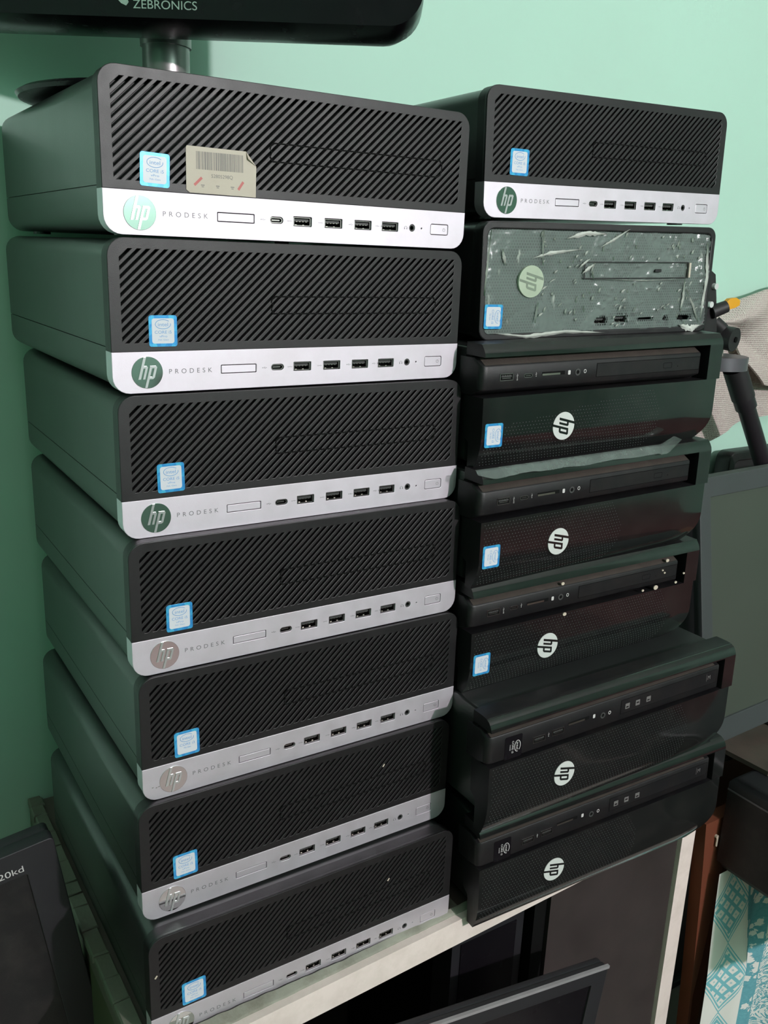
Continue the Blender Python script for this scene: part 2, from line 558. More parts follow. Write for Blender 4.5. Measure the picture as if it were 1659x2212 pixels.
def text(mb, s, cx, cz, h, y0, thick=0.08, spacing=1.0, rot=0, width=None, shear=0.0, bold=0.0):
    """text facing -y, centred; h = capital height in mm, rot in degrees"""
    cu = bpy.data.curves.new('tmp', 'FONT')
    cu.body = s
    cu.size = 1.0
    cu.align_x = 'CENTER'
    cu.align_y = 'CENTER'
    cu.space_character = spacing
    cu.shear = shear
    cu.offset = bold
    ob = bpy.data.objects.new('tmp', cu)
    C.objects.link(ob)
    dg = bpy.context.evaluated_depsgraph_get()
    dg.update()
    me = bpy.data.meshes.new_from_object(ob.evaluated_get(dg))
    bpy.data.objects.remove(ob)
    bpy.data.curves.remove(cu)
    if not len(me.vertices):
        return mb
    xs = [v.co.x for v in me.vertices]
    ys = [v.co.y for v in me.vertices]
    mx_, my_ = (min(xs) + max(xs)) / 2, (min(ys) + max(ys)) / 2
    k = h / 0.7
    kx = k if width is None else width / (max(xs) - min(xs))
    a = R(rot)
    o = len(mb.v)
    for v in me.vertices:
        x, z = (v.co.x - mx_) * kx, (v.co.y - my_) * k
        mb.v.append((cx + x * math.cos(a) - z * math.sin(a), y0, cz + x * math.sin(a) + z * math.cos(a)))
    for p in me.polygons:
        mb.f.append(tuple(i + o for i in p.vertices))
        mb.mi.append(mb.cur)
    bpy.data.meshes.remove(me)
    return mb


def empty(name, loc=(0, 0, 0), rot=(0, 0, 0)):
    o = bpy.data.objects.new(name, None)
    o.empty_display_size = 0.02
    o.location = (loc[0] * S, loc[1] * S, loc[2] * S)
    o.rotation_euler = tuple(R(a) for a in rot)
    C.objects.link(o)
    return o


def obj(name, me, parent=None, loc=None, label=None):
    o = bpy.data.objects.new(name, me)
    C.objects.link(o)
    if parent:
        o.parent = parent
    if loc:
        o.location = tuple(v * S for v in loc)
    if label:
        o['label'] = label
    return o


def tag(o, label, cat, group=None):
    o['label'] = label
    o['category'] = cat
    if group:
        o['group'] = group
    return o


def struct(o):
    o['kind'] = 'structure'
    return o


def copy_tree(o, parent=None):
    c = o.copy()
    C.objects.link(c)
    c.parent = parent
    for ch in list(o.children):
        copy_tree(ch, c)
    return c


# ------------------------------------------------------------------ the room
X0, X1, Y0, Y1, Z0, Z1 = -1900, 2700, -2350, 340, -750, 2000
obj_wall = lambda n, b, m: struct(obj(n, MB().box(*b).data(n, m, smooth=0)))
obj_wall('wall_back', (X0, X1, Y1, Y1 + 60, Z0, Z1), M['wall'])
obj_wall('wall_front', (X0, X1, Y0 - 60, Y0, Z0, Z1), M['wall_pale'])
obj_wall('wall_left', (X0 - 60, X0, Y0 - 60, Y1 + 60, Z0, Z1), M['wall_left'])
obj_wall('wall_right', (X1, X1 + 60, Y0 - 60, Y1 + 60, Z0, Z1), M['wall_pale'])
obj_wall('floor', (X0 - 60, X1 + 60, Y0 - 60, Y1 + 60, Z0 - 60, Z0), M['floor'])
obj_wall('ceiling', (X0 - 60, X1 + 60, Y0 - 60, Y1 + 60, Z1, Z1 + 60), M['ceiling'])
# wall bulb of the room, then a batten added to dress the fill light
lp = empty('wall_lamp', (700, -2350, 1170))
tag(lp, 'bare round bulb on a short holder on the opposite wall', 'lamp')
obj('wall_plate', MB().tube((0, 0, 0), (0, 14, 0), 45).data('wall_plate', M['white_paint']), lp)
obj('lamp_holder', MB().tube((0, 14, 0), (0, 110, 0), 18, 20).data('lamp_holder', M['white_paint']), lp)
tl = obj('fill_batten', MB().box(-640, 640, -40, 40, 0, 50).data('fill_batten', M['white_paint'], smooth=0), None, (-700, -1200, 1945))
tag(tl, 'long white batten added on the ceiling over the fill light', 'lamp')

cb = empty('unseen_wardrobe', (1300, -2340, -750))  # unseen furniture added behind the camera so the badges mirror something dark
tag(cb, 'unseen low dark cupboard added to darken the reflections', 'unseen_wardrobe')
obj('carcass', MB().box(-420, 420, 0, 420, 0, 900).data('carcass', M['board'], smooth=0), cb)
for sx in (-1, 1):
    d_ = obj('door', MB().box(sx * 210 - 205, sx * 210 + 205, 420, 438, 20, 880).data('door', M['board'], smooth=0), cb)
    obj('handle', MB().tube((sx * 30, 450, 420), (sx * 30, 450, 520), 6).data('handle', M['port_metal']), d_)
bd = empty('unseen_bed', (2085, -880, -750))  # unseen, added to send dark red into the gloss reflections
tag(bd, 'unseen blanketed bedstead added for dark red reflections', 'unseen_bed')
obj('bed_frame', MB().box(-600, 600, -950, 950, 0, 300).data('bed_frame', M['board'], smooth=0), bd)
obj('blanket', MB().box(-610, 610, -955, 955, 290, 430).data('blanket', mat('dark_red_wool', (0.10, 0.012, 0.014, 1), .9, var=.3, nscale=8), smooth=0), bd)

rg = obj('unseen_rug', MB().box(-370, 370, -700, 700, 0, 8).data('unseen_rug', mat('dark_brown_rug', (0.022, 0.016, 0.015, 1), .95, var=.3, nscale=30), smooth=0), None, (1090, -900, -750))  # unseen, added so the lower gloss fronts reflect a dark floor
tag(rg, 'unseen dark brown mat added on the floor to darken reflections', 'unseen_rug')

# ------------------------------------------------------------------ shared mesh cache
CACHE = {}


def cached(key, fn):
    if key not in CACHE:
        CACHE[key] = fn()
    return CACHE[key]


HP_H = [(-.50, -.42), (-.50, .84), (-.49, .97), (-.33, .97), (-.33, .42), (-.14, .42), (-.05, .33), (-.05, -.42), (-.20, -.42), (-.20, .27), (-.33, .27), (-.33, -.42)]
HP_P = [(.07, -.97), (.07, .42), (.46, .42), (.55, .33), (.55, -.33), (.46, -.42), (.23, -.42), (.23, -.97)]
HP_PH = [(.23, -.27), (.23, .27), (.39, .27), (.39, -.27)]


def hp_shapes(cx, cz, r, rot=0, grow=1.0):
    a = R(rot)
    out = []
    for poly in (HP_H, HP_P, HP_PH):
        pts = []
        for x, z in poly:
            x = x + z * 0.27
            x, z = x * r * grow, z * r * grow
            pts.append((cx + x * math.cos(a) - z * math.sin(a), cz + x * math.sin(a) + z * math.cos(a)))
        out.append(pts)
    return out


def letters_mesh(cx, cz, r, rot, y0, thick, m, name):
    mb = MB()
    a, b, c = hp_shapes(cx, cz, r, rot)
    plate(mb, [a], y0, thick)
    plate(mb, [b, c], y0, thick)
    return mb.data(name, m, smooth=0)


def usb_icon(mb, cx, cz, s, y, rot=0, ss=False):
    def T(pts):
        a = R(rot)
        return [(cx + (x * math.cos(a) - z * math.sin(a)) * s, cz + (x * math.sin(a) + z * math.cos(a)) * s) for x, z in pts]
    w_ = 0.16 * s
    mb.stroke(T([(-1.5, 0), (1.3, 0)]), w_, y, y + .05)
    mb.stroke(T([(-.7, 0), (-.1, .55), (.5, .55)]), w_, y, y + .05)
    mb.stroke(T([(-.3, 0), (.2, -.55), (.8, -.55)]), w_, y, y + .05)
    mb.prism_y(circle(*T([(-1.6, 0)])[0], .32 * s, 10), y, y + .05)
    mb.prism_y(T([(1.2, .28), (1.8, 0), (1.2, -.28)]), y, y + .05)
    if ss:
        p = T([(-2.9, 0)])[0]
        text(mb, 'SS', p[0], p[1], 1.1 * s, y, rot=rot)
    return mb


# ------------------------------------------------------------------ ribbed desktop computer
PW, PH, BV, PD = 270.0, 95.1, 26.2, 296.0
USB = [133.8, 157.6, 181.3, 203.9]
FZ = 13.3


def m_grille():
    mb = MB()
    x0, x1, z0, z1 = 7.5, 262.5, BV + 5.5, PH - 6.5
    slots = []
    px, ang = 5.75, R(43)
    dx, dz = math.cos(ang), math.sin(ang)
    wd = 0.74                       # half width of a slot
    H = z1 - z0

    def clip(poly, ax, lim, sign):
        out = []
        for i in range(len(poly)):
            p, q = poly[i - 1], poly[i]
            pi, qi = (p[ax] - lim) * sign <= 0, (q[ax] - lim) * sign <= 0
            if pi != qi:
                t_ = (lim - p[ax]) / (q[ax] - p[ax])
                out.append((p[0] + (q[0] - p[0]) * t_, p[1] + (q[1] - p[1]) * t_))
            if qi:
                out.append(q)
        return out
    k = -int(H / math.tan(ang) / px) - 2
    while x0 + k * px < x1 + 8:
        bx = x0 + k * px + 3
        k += 1
        L_ = H / dz + 8
        nx, nz = -dz * wd, dx * wd
        a = (bx - dx * 4, z0 - dz * 4)
        b = (bx + dx * L_, z0 + dz * L_)
        poly = [(a[0] - nx, a[1] - nz), (b[0] - nx, b[1] - nz), (b[0] + nx, b[1] + nz), (a[0] + nx, a[1] + nz)]
        for ax, lim, sg in ((0, x0, -1), (0, x1, 1), (1, z0, -1), (1, z1, 1)):
            if poly:
                poly = clip(poly, ax, lim, sg)
        if len(poly) < 4:
            continue
        w_ = max(p[0] for p in poly) - min(p[0] for p in poly)
        if w_ < 5:
            continue
        slots.append(poly)
    out = rrect(0, PW, BV, PH, 11, corners=(0, 0, 1, 1))
    plate(mb, [out] + slots, 0.0, 3.2, 0.35)
    # bezel shell behind the plate
    plate(mb, [rrect(0.2, PW - .2, BV, PH - .2, 11, corners=(0, 0, 1, 1)), rrect(4, PW - 4, BV + 3, PH - 4, 8)], 3.0, 9.0)
    return mb.data('grille_bezel', M['grille'], smooth=30)


def m_backing():
    mb = MB()
    mb.prism_y(rrect(3, PW - 3, BV + 2, PH - 3, 8), 7.5, 8.5)
    return mb.data('filter_backing', M['rubber'], smooth=0)


def m_flap():
    """outline of the drive flap that crosses the ribs"""
    mb = MB()
    x0, x1, z0, z1 = 109, 247, 49, 61.2
    o = [(x0 + 2, z0), (x1 - 4, z0), (x1 - 1, z0 + 2), (x1, z0 + 5), (x1, z1 - 3), (x1 - 2, z1), (x0 + 3, z1), (x0 + .6, z1 - 2), (x0, z1 - 4), (x0 + 1.6, (z0 + z1) / 2), (x0, z0 + 3)]
    cx, cz = (x0 + x1) / 2, (z0 + z1) / 2
    i = [(cx + (x - cx) * (1 - 1.9 / 138), cz + (z - cz) * (1 - 1.9 / 12.2)) for x, z in o]
    plate(mb, [o, i], -0.06, 1.2)
    return mb.data('drive_flap_gap', M['void'], smooth=0)


def m_front():
    mb = MB()
    outer = rrect(0, PW, 0, BV, 11, corners=(1, 1, 0, 0))
    holes = [rrect(u - 6.9, u + 6.9, FZ - 3.1, FZ + 3.1, .4, 2) for u in USB]
    holes.append(rrect(109.6, 119.2, FZ - 2.1, FZ + 2.1, 2.09, 6))
    holes.append(circle(222.9, FZ, 2.5))
    holes.append(circle(231.2, FZ, .55, 10))
    holes.append(rrect(239.2, 255.2, FZ - 4.0, FZ + 3.7, 1.3, 4))
    holes.append(rrect(72.6, 98.4, FZ - 2.9, FZ + 2.9, .4, 2))
    plate(mb, [outer] + holes, -0.15, 2.2, 0.25)
    plate(mb, [rrect(0.2, PW - .2, .2, BV, 11, corners=(1, 1, 0, 0)), rrect(4, PW - 4, 3, BV - 2, 6)], 2.0, 10.0)
    return mb.data('front_panel', M['silver'], smooth=30)


def m_cavity():
    return MB().prism_y(rrect(2, PW - 2, 2, BV - 1, 6), 8.5, 9.5).data('panel_backing', M['void'], smooth=0)


def m_usb():
    mb = MB()
    for a in ((-6.4, -5.9, -2.7, 2.7), (5.9, 6.4, -2.7, 2.7), (-6.4, 6.4, -2.7, -2.3), (-6.4, 6.4, 2.3, 2.7)):
        mb.box(a[0], a[1], .9, 9, a[2], a[3])
    return mb.data('usb_port', M['port_metal'], smooth=0)


def m_tongue(up=1):
    mb = MB()
    mb.box(-5.4, 5.4, 2.0, 9, 0.1, 1.6)
    mb.cur = 1
    for k in range(4):
        mb.box(-4.2 + k * 2.4, -3.0 + k * 2.4, 1.9, 8, -.15, .1)
    mb.box(-4.6, -3.4, 2.2, 7, -2.3, -1.9)
    mb.box(1.0, 2.2, 2.2, 7, -2.3, -1.9)
    return mb.data('contact_tongue', [M['tongue'], M['gold']], smooth=0)


def m_usbc():
    mb = MB()
    plate(mb, [rrect(-4.5, 4.5, -1.75, 1.75, 1.74, 6), rrect(-4.0, 4.0, -1.25, 1.25, 1.24, 6)], 0.8, 6)
    mb.box(-2.9, 2.9, 1.6, 6, -.4, .4)
    return mb.data('usb_c_port', M['port_metal'], smooth=30)


def m_jack(y=0.3):
    mb = MB()
    mb.ringy(0, 0, 1.5, 2.35, y, 6)
    return mb.data('audio_jack', M['tongue'], smooth=30)


def m_button():
    mb = MB()
    plate(mb, [rrect(-7.65, 7.65, -3.5, 3.5, 1.0, 4)], 0.05, 4, .3)
    return mb.data('power_button', M['silver_in'], smooth=30)


def m_power(m=None):
    mb = MB()
    pts = [(1.1 * math.cos(R(t)), 1.1 * math.sin(R(t))) for t in range(120, 421, 20)]
    mb.stroke(pts, .22, 0, .05)
    mb.stroke([(0, .2), (0, 1.4)], .22, 0, .05)
    return mb.data('power_symbol', m or M['mark'], smooth=0)


def m_card():
    mb = MB()
    plate(mb, [rrect(-12.45, 12.45, -2.45, 2.45, .3, 2)], 0.0, 4, .2)
    return mb.data('card_slot_cover', M['silver_in'], smooth=30)


def m_logo():
    mb = MB()
    plate(mb, [circle(22.3, 13.1, 10.2, 48)], -0.5, .5, .15)
    return mb.data('logo_badge', M['chrome'], smooth=30)


def m_word():
    mb = MB()
    text(mb, 'PRODESK', 51.5, FZ, 3.0, -0.2, spacing=1.75, width=29.5)
    return mb.data('word_mark', M['mark'], smooth=0)


def m_icons():
    mb = MB()
    usb_icon(mb, 104.6, FZ, .95, -0.2)
    usb_icon(mb, 124.6, FZ, .7, -0.2, ss=True)
    usb_icon(mb, 148.2, FZ, .7, -0.2, ss=True)
    usb_icon(mb, 171.6, FZ, .95, -0.2)
    usb_icon(mb, 193.4, FZ, .85, -0.2)
    mb.prism_y([(196.6, FZ + 1), (195.9, FZ - .1), (196.4, FZ - .1), (196.1, FZ - 1.1), (196.9, FZ + .2), (196.4, FZ + .2)], -.2, -.15)
    pts = [(217.3 + 1.2 * math.cos(R(t)), FZ + 1.0 * math.sin(R(t))) for t in range(-30, 211, 20)]
    mb.stroke(pts, .22, -.2, -.15)
    mb.box(216.0, 216.6, -.2, -.15, FZ - 1.1, FZ)
    mb.box(218.0, 218.6, -.2, -.15, FZ - 1.1, FZ)
    return mb.data('port_symbols', M['mark'], smooth=0)


def m_cover():
    mb = MB()
    o = rrect(1.2, PW - 1.2, 28.6, PH - 1.0, 12, corners=(0, 0, 1, 1))
    mb.prism_y(o, 12.2, PD)
    return mb.data('top_cover', M['steel'], smooth=35)


def m_tray():
    mb = MB()
    mb.prism_y(rrect(1.2, PW - 1.2, 1.6, 28.0, 12, corners=(1, 1, 0, 0)), 12.2, PD)
    mb.box(3, PW - 3, 14, PD - 2, 27.5, 29)
    for x in (22, PW - 22):
        for y in (30, PD - 30):
            mb.tube((x, y, -0.3), (x, y, 2), 7)
    return mb.data('base_tray', M['steel'], smooth=35)


def sticker(parent, cx, cz, y, tilt, lines, size=(18.6, 19.6), rot=0, dark=False, label=None):
    """processor badge: foil plate with a printed inner field"""
    hw, hh = size[0] / 2, size[1] / 2
    key = ('stk', size, rot, dark)
    hold = obj('processor_sticker', cached(key, lambda: plate(MB(), [rrect(-hw, hw, -hh, hh, 1.6, 4)], 0, .25, .05).data(
        'processor_sticker', M['screen_gloss'] if dark else M['foil'], smooth=30)), parent, (cx, y - .25, cz), label=label)
    hold.rotation_euler = (0, R(tilt), 0)
    if not dark:
        obj('sticker_field', cached(('fld', size, rot), lambda: plate(MB(), [rrect(-hw + 2.0, hw - 2.0, -hh + 2.0, hh - 1.9, 1.6, 4)], -.06, .1).data(
            'sticker_field', M['label_white'], smooth=30)), hold)

    def pr():
        mb = MB()
        a = R(rot)
        P = lambda x, z: (x * math.cos(a) - z * math.sin(a), x * math.sin(a) + z * math.cos(a))
        L = max(hw, hh) if rot else hh
        e = [P(5.0 * math.cos(R(t)), 4.2 + 2.9 * math.sin(R(t))) for t in range(40, 371, 15)]
        mb.stroke(e, .38 if not dark else .55, -.12, -.08)
        text(mb, 'intel', *P(0, 4.1), 2.3, -.12, rot=rot, width=6.6)
        text(mb, lines[0], *P(0, -.7), 1.9, -.12, rot=rot, width=11.0)
        if len(lines) > 1:
            text(mb, lines[1], *P(0, -3.3), 1.3, -.12, rot=rot, width=5.2)
        if len(lines) > 2:
            text(mb, lines[2], *P(0, -5.5), .9, -.12, rot=rot, width=7)
        return mb.data('sticker_print', M['mark_light'] if dark else M['label_ink'], smooth=0)
    obj('sticker_print', cached(('prt', size, rot, dark, tuple(lines)), pr), hold)
    return hold


def ribbed_computer(pose, label, cpu, stk=(33, 39.5, 0), group='ribbed desktop computers with a silver strip'):
    t = empty('desktop_computer', pose[:3], pose[3:])
    tag(t, label, 'computer', group)
    obj('base_tray', cached('tray', m_tray), t)
    obj('top_cover', cached('cover', m_cover), t)
    g = obj('grille_bezel', cached('grille', m_grille), t)
    obj('filter_backing', cached('backing', m_backing), g)
    obj('drive_flap_gap', cached('flap', m_flap), g)
    f = obj('front_panel', cached('front', m_front), t)
    obj('panel_backing', cached('cavity', m_cavity), f)
    lg = obj('logo_badge', cached('logo', m_logo), t)
    obj('logo_letters', cached('letters', lambda: letters_mesh(22.3, 13.1, 10.0, 0, -.85, .4, M['letter'], 'logo_letters')), lg)
    obj('word_mark', cached('word', m_word), t)
    obj('port_symbols', cached('icons', m_icons), t)
    obj('card_slot_cover', cached('card', m_card), t, (85.5, 0, FZ))
    obj('usb_c_port', cached('usbc', m_usbc), t, (114.4, 0, FZ))
    for u in USB:
        p = obj('usb_port', cached('usb', m_usb), t, (u, 0, FZ))
        obj('contact_tongue', cached('tongue', m_tongue), p)
    obj('audio_jack', cached('jack', m_jack), t, (222.9, 0, FZ))
    b = obj('power_button', cached('button', m_button), t, (247.2, 0, FZ - .15))
    obj('power_symbol', cached('power', m_power), b, (4.2, -.02, 0))
    sticker(t, stk[0], stk[1], -.05, stk[2], cpu)
    return t


i5 = ('CORE i5', 'vPro', '7th Gen')
i3 = ('CORE i3', '7th Gen')
LEFT = [
    ((-1.1, 16.3, 575.6, 0, 0, -.1), 'topmost ribbed black desktop computer of the left stack, with a beige barcode label', i5, (32.5, 38.5, 2)),
    ((-1.4, 11.6, 478.9, 0, 0, .74), 'second ribbed desktop computer from the top of the left stack, grey reflecting round badge', i5, (33.5, 39, 0)),
    ((0.5, 10.1, 382.7, 0, 0, -.29), 'third ribbed desktop computer from the top of the left stack', i5, (33.3, 39.6, -1)),
    ((0.0, 0.0, 287.6, 0, 0, -.05), 'middle ribbed desktop computer of the seven in the left stack, pale round badge', i5, (33.5, 38.8, 0)),
    ((2.3, -3.3, 191.9, 0, 0, 0), 'ribbed desktop computer with a CORE i3 sticker, third from the bottom of the left stack', i3, (33, 39, -1)),
    ((-3.2, -8.8, 96.6, 0, 0, .1), 'ribbed desktop computer directly above the lowest one of the left stack', i5, (33, 38.6, -1)),
    ((-5.8, -27.5, 0.4, 0, 0, .19), 'lowest ribbed desktop computer of the left stack, resting on the tabletop behind the stone rim', i5, (33, 38.0, -1)),
]
left_units = [ribbed_computer(p, lb, cpu, st) for p, lb, cpu, st in LEFT]
R1 = ribbed_computer((294.0, 25.6, 600.2, -.5, -1.51, -1.03), 'ribbed desktop computer on top of the right stack, above the film-covered one', i5, (33.5, 41.5, 1))

# barcode label on the topmost computer
bl = obj('barcode_label', plate(MB(), [[(52.4, 53), (53.0, 54.3), (92.5, 54.0), (99.6, 45.5), (99.2, 26.6), (54.5, 26.9), (52.2, 28.5)]], -.45, .25).data(
    'barcode_label', M['beige'], smooth=0), left_units[0], label='aged beige paper label with a barcode')
mb = MB()
x = 59.0
rr = random.Random(3)
while x < 90.5:
    wv = rr.choice((.25, .35, .5, .7))
    mb.box(x, x + wv, -.52, -.46, 41.0, 51.5)
    x += wv + rr.choice((.25, .35, .5))
text(mb, '52805298Q', 76, 37.4, 2.1, -.5, width=14.5)
for cx in (63, 73, 83):
    mb.stroke([(cx - 1.2, 31.8), (cx + 1.2, 31.8)], .5, -.5, -.46)
    mb.stroke([(cx - .8, 30.8), (cx + .8, 30.8)], .4, -.5, -.46)
obj('barcode_print', mb.data('barcode_print', M['ink'], smooth=0), bl)
for q_ in (((57.5, 31.5), (62.5, 36.2)), ((87, 30.5), (90.5, 35.5))):
    obj('red_mark', MB().stroke(q_, 1.6, -.5, -.46).data('red_mark', M['red'], smooth=0), bl)
obj('folded_corner', MB().add([(92.5, -.5, 54.0), (99.6, -.5, 45.5), (93.3, -2.2, 49.5)], [(0, 1, 2)]).data('folded_corner', M['beige'], smooth=0), bl)
# scratches and print marks on the third from bottom
mb = MB()
for a in ((6.5, 10.4), (11.0, 10.0), (9.2, 9.6)):
    mb.stroke([(a[0], a[1]), (a[0] + 1.2, a[1] + .3)], .6, -.25, -.2)
obj('scratch_marks', mb.data('scratch_marks', M['ink'], smooth=0), left_units[4])
# pale specks on the ribs of the two lowest
for un, sp in ((5, [(203, 68)]), (6, [(203, 67), (4, 62)])):
    mb = MB()
    for (a, b_) in sp:
        mb.stroke([(a, b_), (a + 1.6, b_ + 2.2)], 1.3, -.25, -.1)
    obj('dust_speck', mb.data('dust_speck', M['speck'], smooth=0), left_units[un])


# ------------------------------------------------------------------ computer under plastic film
def film_computer(pose):
    Wd, Hd, Dp = 252.0, 91.0, 290.0
    t = empty('desktop_computer', pose[:3], pose[3:])
    tag(t, 'desktop computer covered in cloudy cracked plastic film, second from the top of the right stack', 'computer')
    obj('chassis', MB().prism_y(rrect(1, Wd - 1, 1.5, Hd - 1, 8), 14, Dp).data('chassis', M['steel']), t)
    mb = MB()
    plate(mb, [rrect(0, Wd, 0, Hd, 9), rrect(5, Wd - 5, 5, Hd - 5.5, 6)], 0, 14, 1.0)
    obj('front_frame', mb.data('front_frame', M['plastic'], smooth=40), t)
    mb = MB()
    hol = [rrect(102.5, 228, 47.5, 61, .5, 2), rrect(120, 132.6, 10.3, 15.2, .4, 2), rrect(143, 155.5, 10.6, 16.2, .4, 2), rrect(168, 185.5, 12.2, 14.3, .3, 2), circle(200.9, 13, 2.1, 16),
           rrect(215, 231, 11.0, 15.0, 1.5, 3)]
    plate(mb, [rrect(4.5, Wd - 4.5, 4.5, Hd - 5, 6)] + hol, 3.0, 1.6)
    mp = obj('perforated_front', mb.data('perforated_front', M['perforated'], smooth=0), t)
    obj('panel_backing', MB().prism_y(rrect(5, Wd - 5, 5, Hd - 5.5, 5), 9, 10).data('panel_backing', M['void'], smooth=0), mp)
    od = obj('drive_tray', plate(MB(), [rrect(103.3, 220, 48.2, 60.3, .5, 2)], 2.9, 3, .3).data('drive_tray', M['perforated'], smooth=0), t)
    obj('tray_gap', plate(MB(), [rrect(102.4, 221, 47.3, 61.2, .8, 2), rrect(103.2, 220.2, 48.1, 60.4, .6, 2)], -.5, .6).data('tray_gap', M['plastic'], smooth=0), od)
    obj('eject_button', plate(MB(), [rrect(182, 189, 52.6, 55.2, .6, 3)], -.6, 3.6, .2).data('eject_button', M['plastic']), od)
    obj('drive_catch', plate(MB(), [rrect(221.3, 223.6, 47.9, 60.6, .4, 2)], -1.4, 6, .2).data('drive_catch', M['beige']), od)
    for cx, cz in ((126.3, 12.7), (149.2, 13.4)):
        p = obj('usb_port', cached('usb', m_usb), t, (cx, 3.4, cz))
        obj('contact_tongue', cached('tongue', m_tongue), p)
    obj('audio_jack', cached('jack', m_jack), t, (200.9, 3.6, 13))
    lg = obj('logo_badge', plate(MB(), [circle(48.3, 45.6, 12.6, 48)], -.7, 2.5, .3).data('logo_badge', mat('film_covered_badge', (0.42, 0.50, 0.38, 1), .4, var=.2, nscale=60)), t,
             label='greenish round badge seen through the film')
    obj('logo_letters', letters_mesh(48.3, 45.6, 12.2, -90, -.8, .2, mat('film_covered_letters', (0.20, 0.25, 0.19, 1), .45, var=.3, nscale=90), 'logo_letters'), lg)
    # wrinkled film
    nx_, nz_ = 130, 50
    rr2 = random.Random(5)
    vs, fs = [], []
    from mathutils import noise
    bottom = lambda u: 3.0 - 2.2 * math.exp(-((u - .17) / .12) ** 2) + 2.0 * noise.noise(Vector((u * 9, 0, 3)))
    for j in range(nz_ + 1):
        for i in range(nx_ + 1):
            u, v = i / nx_, j / nz_
            x = 3.2 + (Wd - 6.4) * u + 1.2 * noise.noise(Vector((v * 14, 5, 0))) * (1 if i in (0, nx_) else 0)
            zb = bottom(u)
            zt = Hd - 6.0 + 1.2 * noise.noise(Vector((u * 12, 9, 0)))
            z = zb + (zt - zb) * v
            n1 = noise.noise(Vector((x * .05, z * .05, 1.0)))
            n2 = abs(noise.noise(Vector((x * .11 + z * .05, z * .16 - x * .05, 4.0))))
            y = 1.3 - 1.3 * n1 - 1.6 * (1 - min(1, n2 * 9)) * (0.4 + 0.6 * (u > .45))
            # diagonal tension folds near the lower right corner
            dd = (x - 226) * .92 + (z - 30) * .3
            if 6 < z < 46 and x > 200:
                y -= 1.7 * math.exp(-(dd / 2.2) ** 2)
            if x > Wd - 16:
                y -= 1.4 * abs(math.sin((x - Wd) * .4 + z * .06))
            if x > 205 and z < 22:
                y -= 1.3 * abs(noise.noise(Vector((x * .2, z * .25, 7))))
            edge = min(u, 1 - u, v, 1 - v)
            if edge < .02:
                y += .8
            vs.append((x, y, z))
    for j in range(nz_):
        for i in range(nx_):
            a = j * (nx_ + 1) + i
            cx, cz = (vs[a][0] + vs[a + 1][0]) / 2, (vs[a][2] + vs[a + nx_ + 1][2]) / 2
            # torn openings at the ports
            torn = False
            for (hx, hz, hw, hh) in ((126.3, 12.7, 7.2, 3.6), (149.2, 13.6, 7.4, 4.2), (176.7, 13.2, 9.5, 1.7), (200.9, 13, 2.7, 2.7), (223.5, 13.2, 8.5, 2.8)):
                if ((cx - hx) / hw) ** 4 + ((cz - hz) / hh) ** 4 < 1 + .5 * noise.noise(Vector((cx, cz, 0))):
                    torn = True
            if not torn:
                fs.append((a, a + 1, a + nx_ + 2, a + nx_ + 1))
    obj('protective_film', MB().add(vs, fs).data('protective_film', M['film'], smooth=50), t, label='cloudy greenish plastic film, torn open at the ports')
    cm = MB()  # raised creases, their highlights painted in as whitish colour
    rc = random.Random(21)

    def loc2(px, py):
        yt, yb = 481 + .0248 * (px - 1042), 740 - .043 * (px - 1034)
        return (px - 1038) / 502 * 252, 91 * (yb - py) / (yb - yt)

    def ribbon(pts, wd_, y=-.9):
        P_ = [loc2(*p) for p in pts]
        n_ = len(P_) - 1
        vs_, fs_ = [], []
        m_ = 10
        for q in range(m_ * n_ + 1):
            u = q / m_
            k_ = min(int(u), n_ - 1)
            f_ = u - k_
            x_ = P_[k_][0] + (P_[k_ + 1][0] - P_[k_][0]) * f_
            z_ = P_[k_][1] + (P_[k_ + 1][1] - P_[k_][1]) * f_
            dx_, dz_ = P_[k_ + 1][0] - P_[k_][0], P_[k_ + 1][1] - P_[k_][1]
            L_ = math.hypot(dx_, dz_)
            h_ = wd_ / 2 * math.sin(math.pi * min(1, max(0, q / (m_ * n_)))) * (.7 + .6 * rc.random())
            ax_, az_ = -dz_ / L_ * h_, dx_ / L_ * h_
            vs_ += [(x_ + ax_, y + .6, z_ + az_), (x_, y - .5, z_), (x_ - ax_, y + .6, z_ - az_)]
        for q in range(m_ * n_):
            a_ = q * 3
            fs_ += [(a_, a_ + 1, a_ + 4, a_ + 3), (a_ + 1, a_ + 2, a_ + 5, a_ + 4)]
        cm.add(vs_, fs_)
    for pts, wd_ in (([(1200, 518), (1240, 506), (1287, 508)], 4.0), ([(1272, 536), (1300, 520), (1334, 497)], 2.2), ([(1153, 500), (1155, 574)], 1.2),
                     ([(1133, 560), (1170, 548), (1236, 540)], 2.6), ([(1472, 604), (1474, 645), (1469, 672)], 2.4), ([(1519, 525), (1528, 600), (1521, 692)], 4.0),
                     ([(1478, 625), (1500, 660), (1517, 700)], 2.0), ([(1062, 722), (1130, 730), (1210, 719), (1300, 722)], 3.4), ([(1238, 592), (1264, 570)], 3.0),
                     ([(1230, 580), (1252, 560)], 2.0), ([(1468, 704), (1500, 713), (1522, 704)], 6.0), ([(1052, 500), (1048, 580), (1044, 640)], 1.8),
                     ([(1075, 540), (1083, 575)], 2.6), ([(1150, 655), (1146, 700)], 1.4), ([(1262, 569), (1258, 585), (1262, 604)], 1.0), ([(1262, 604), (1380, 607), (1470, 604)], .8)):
        ribbon(pts, wd_)
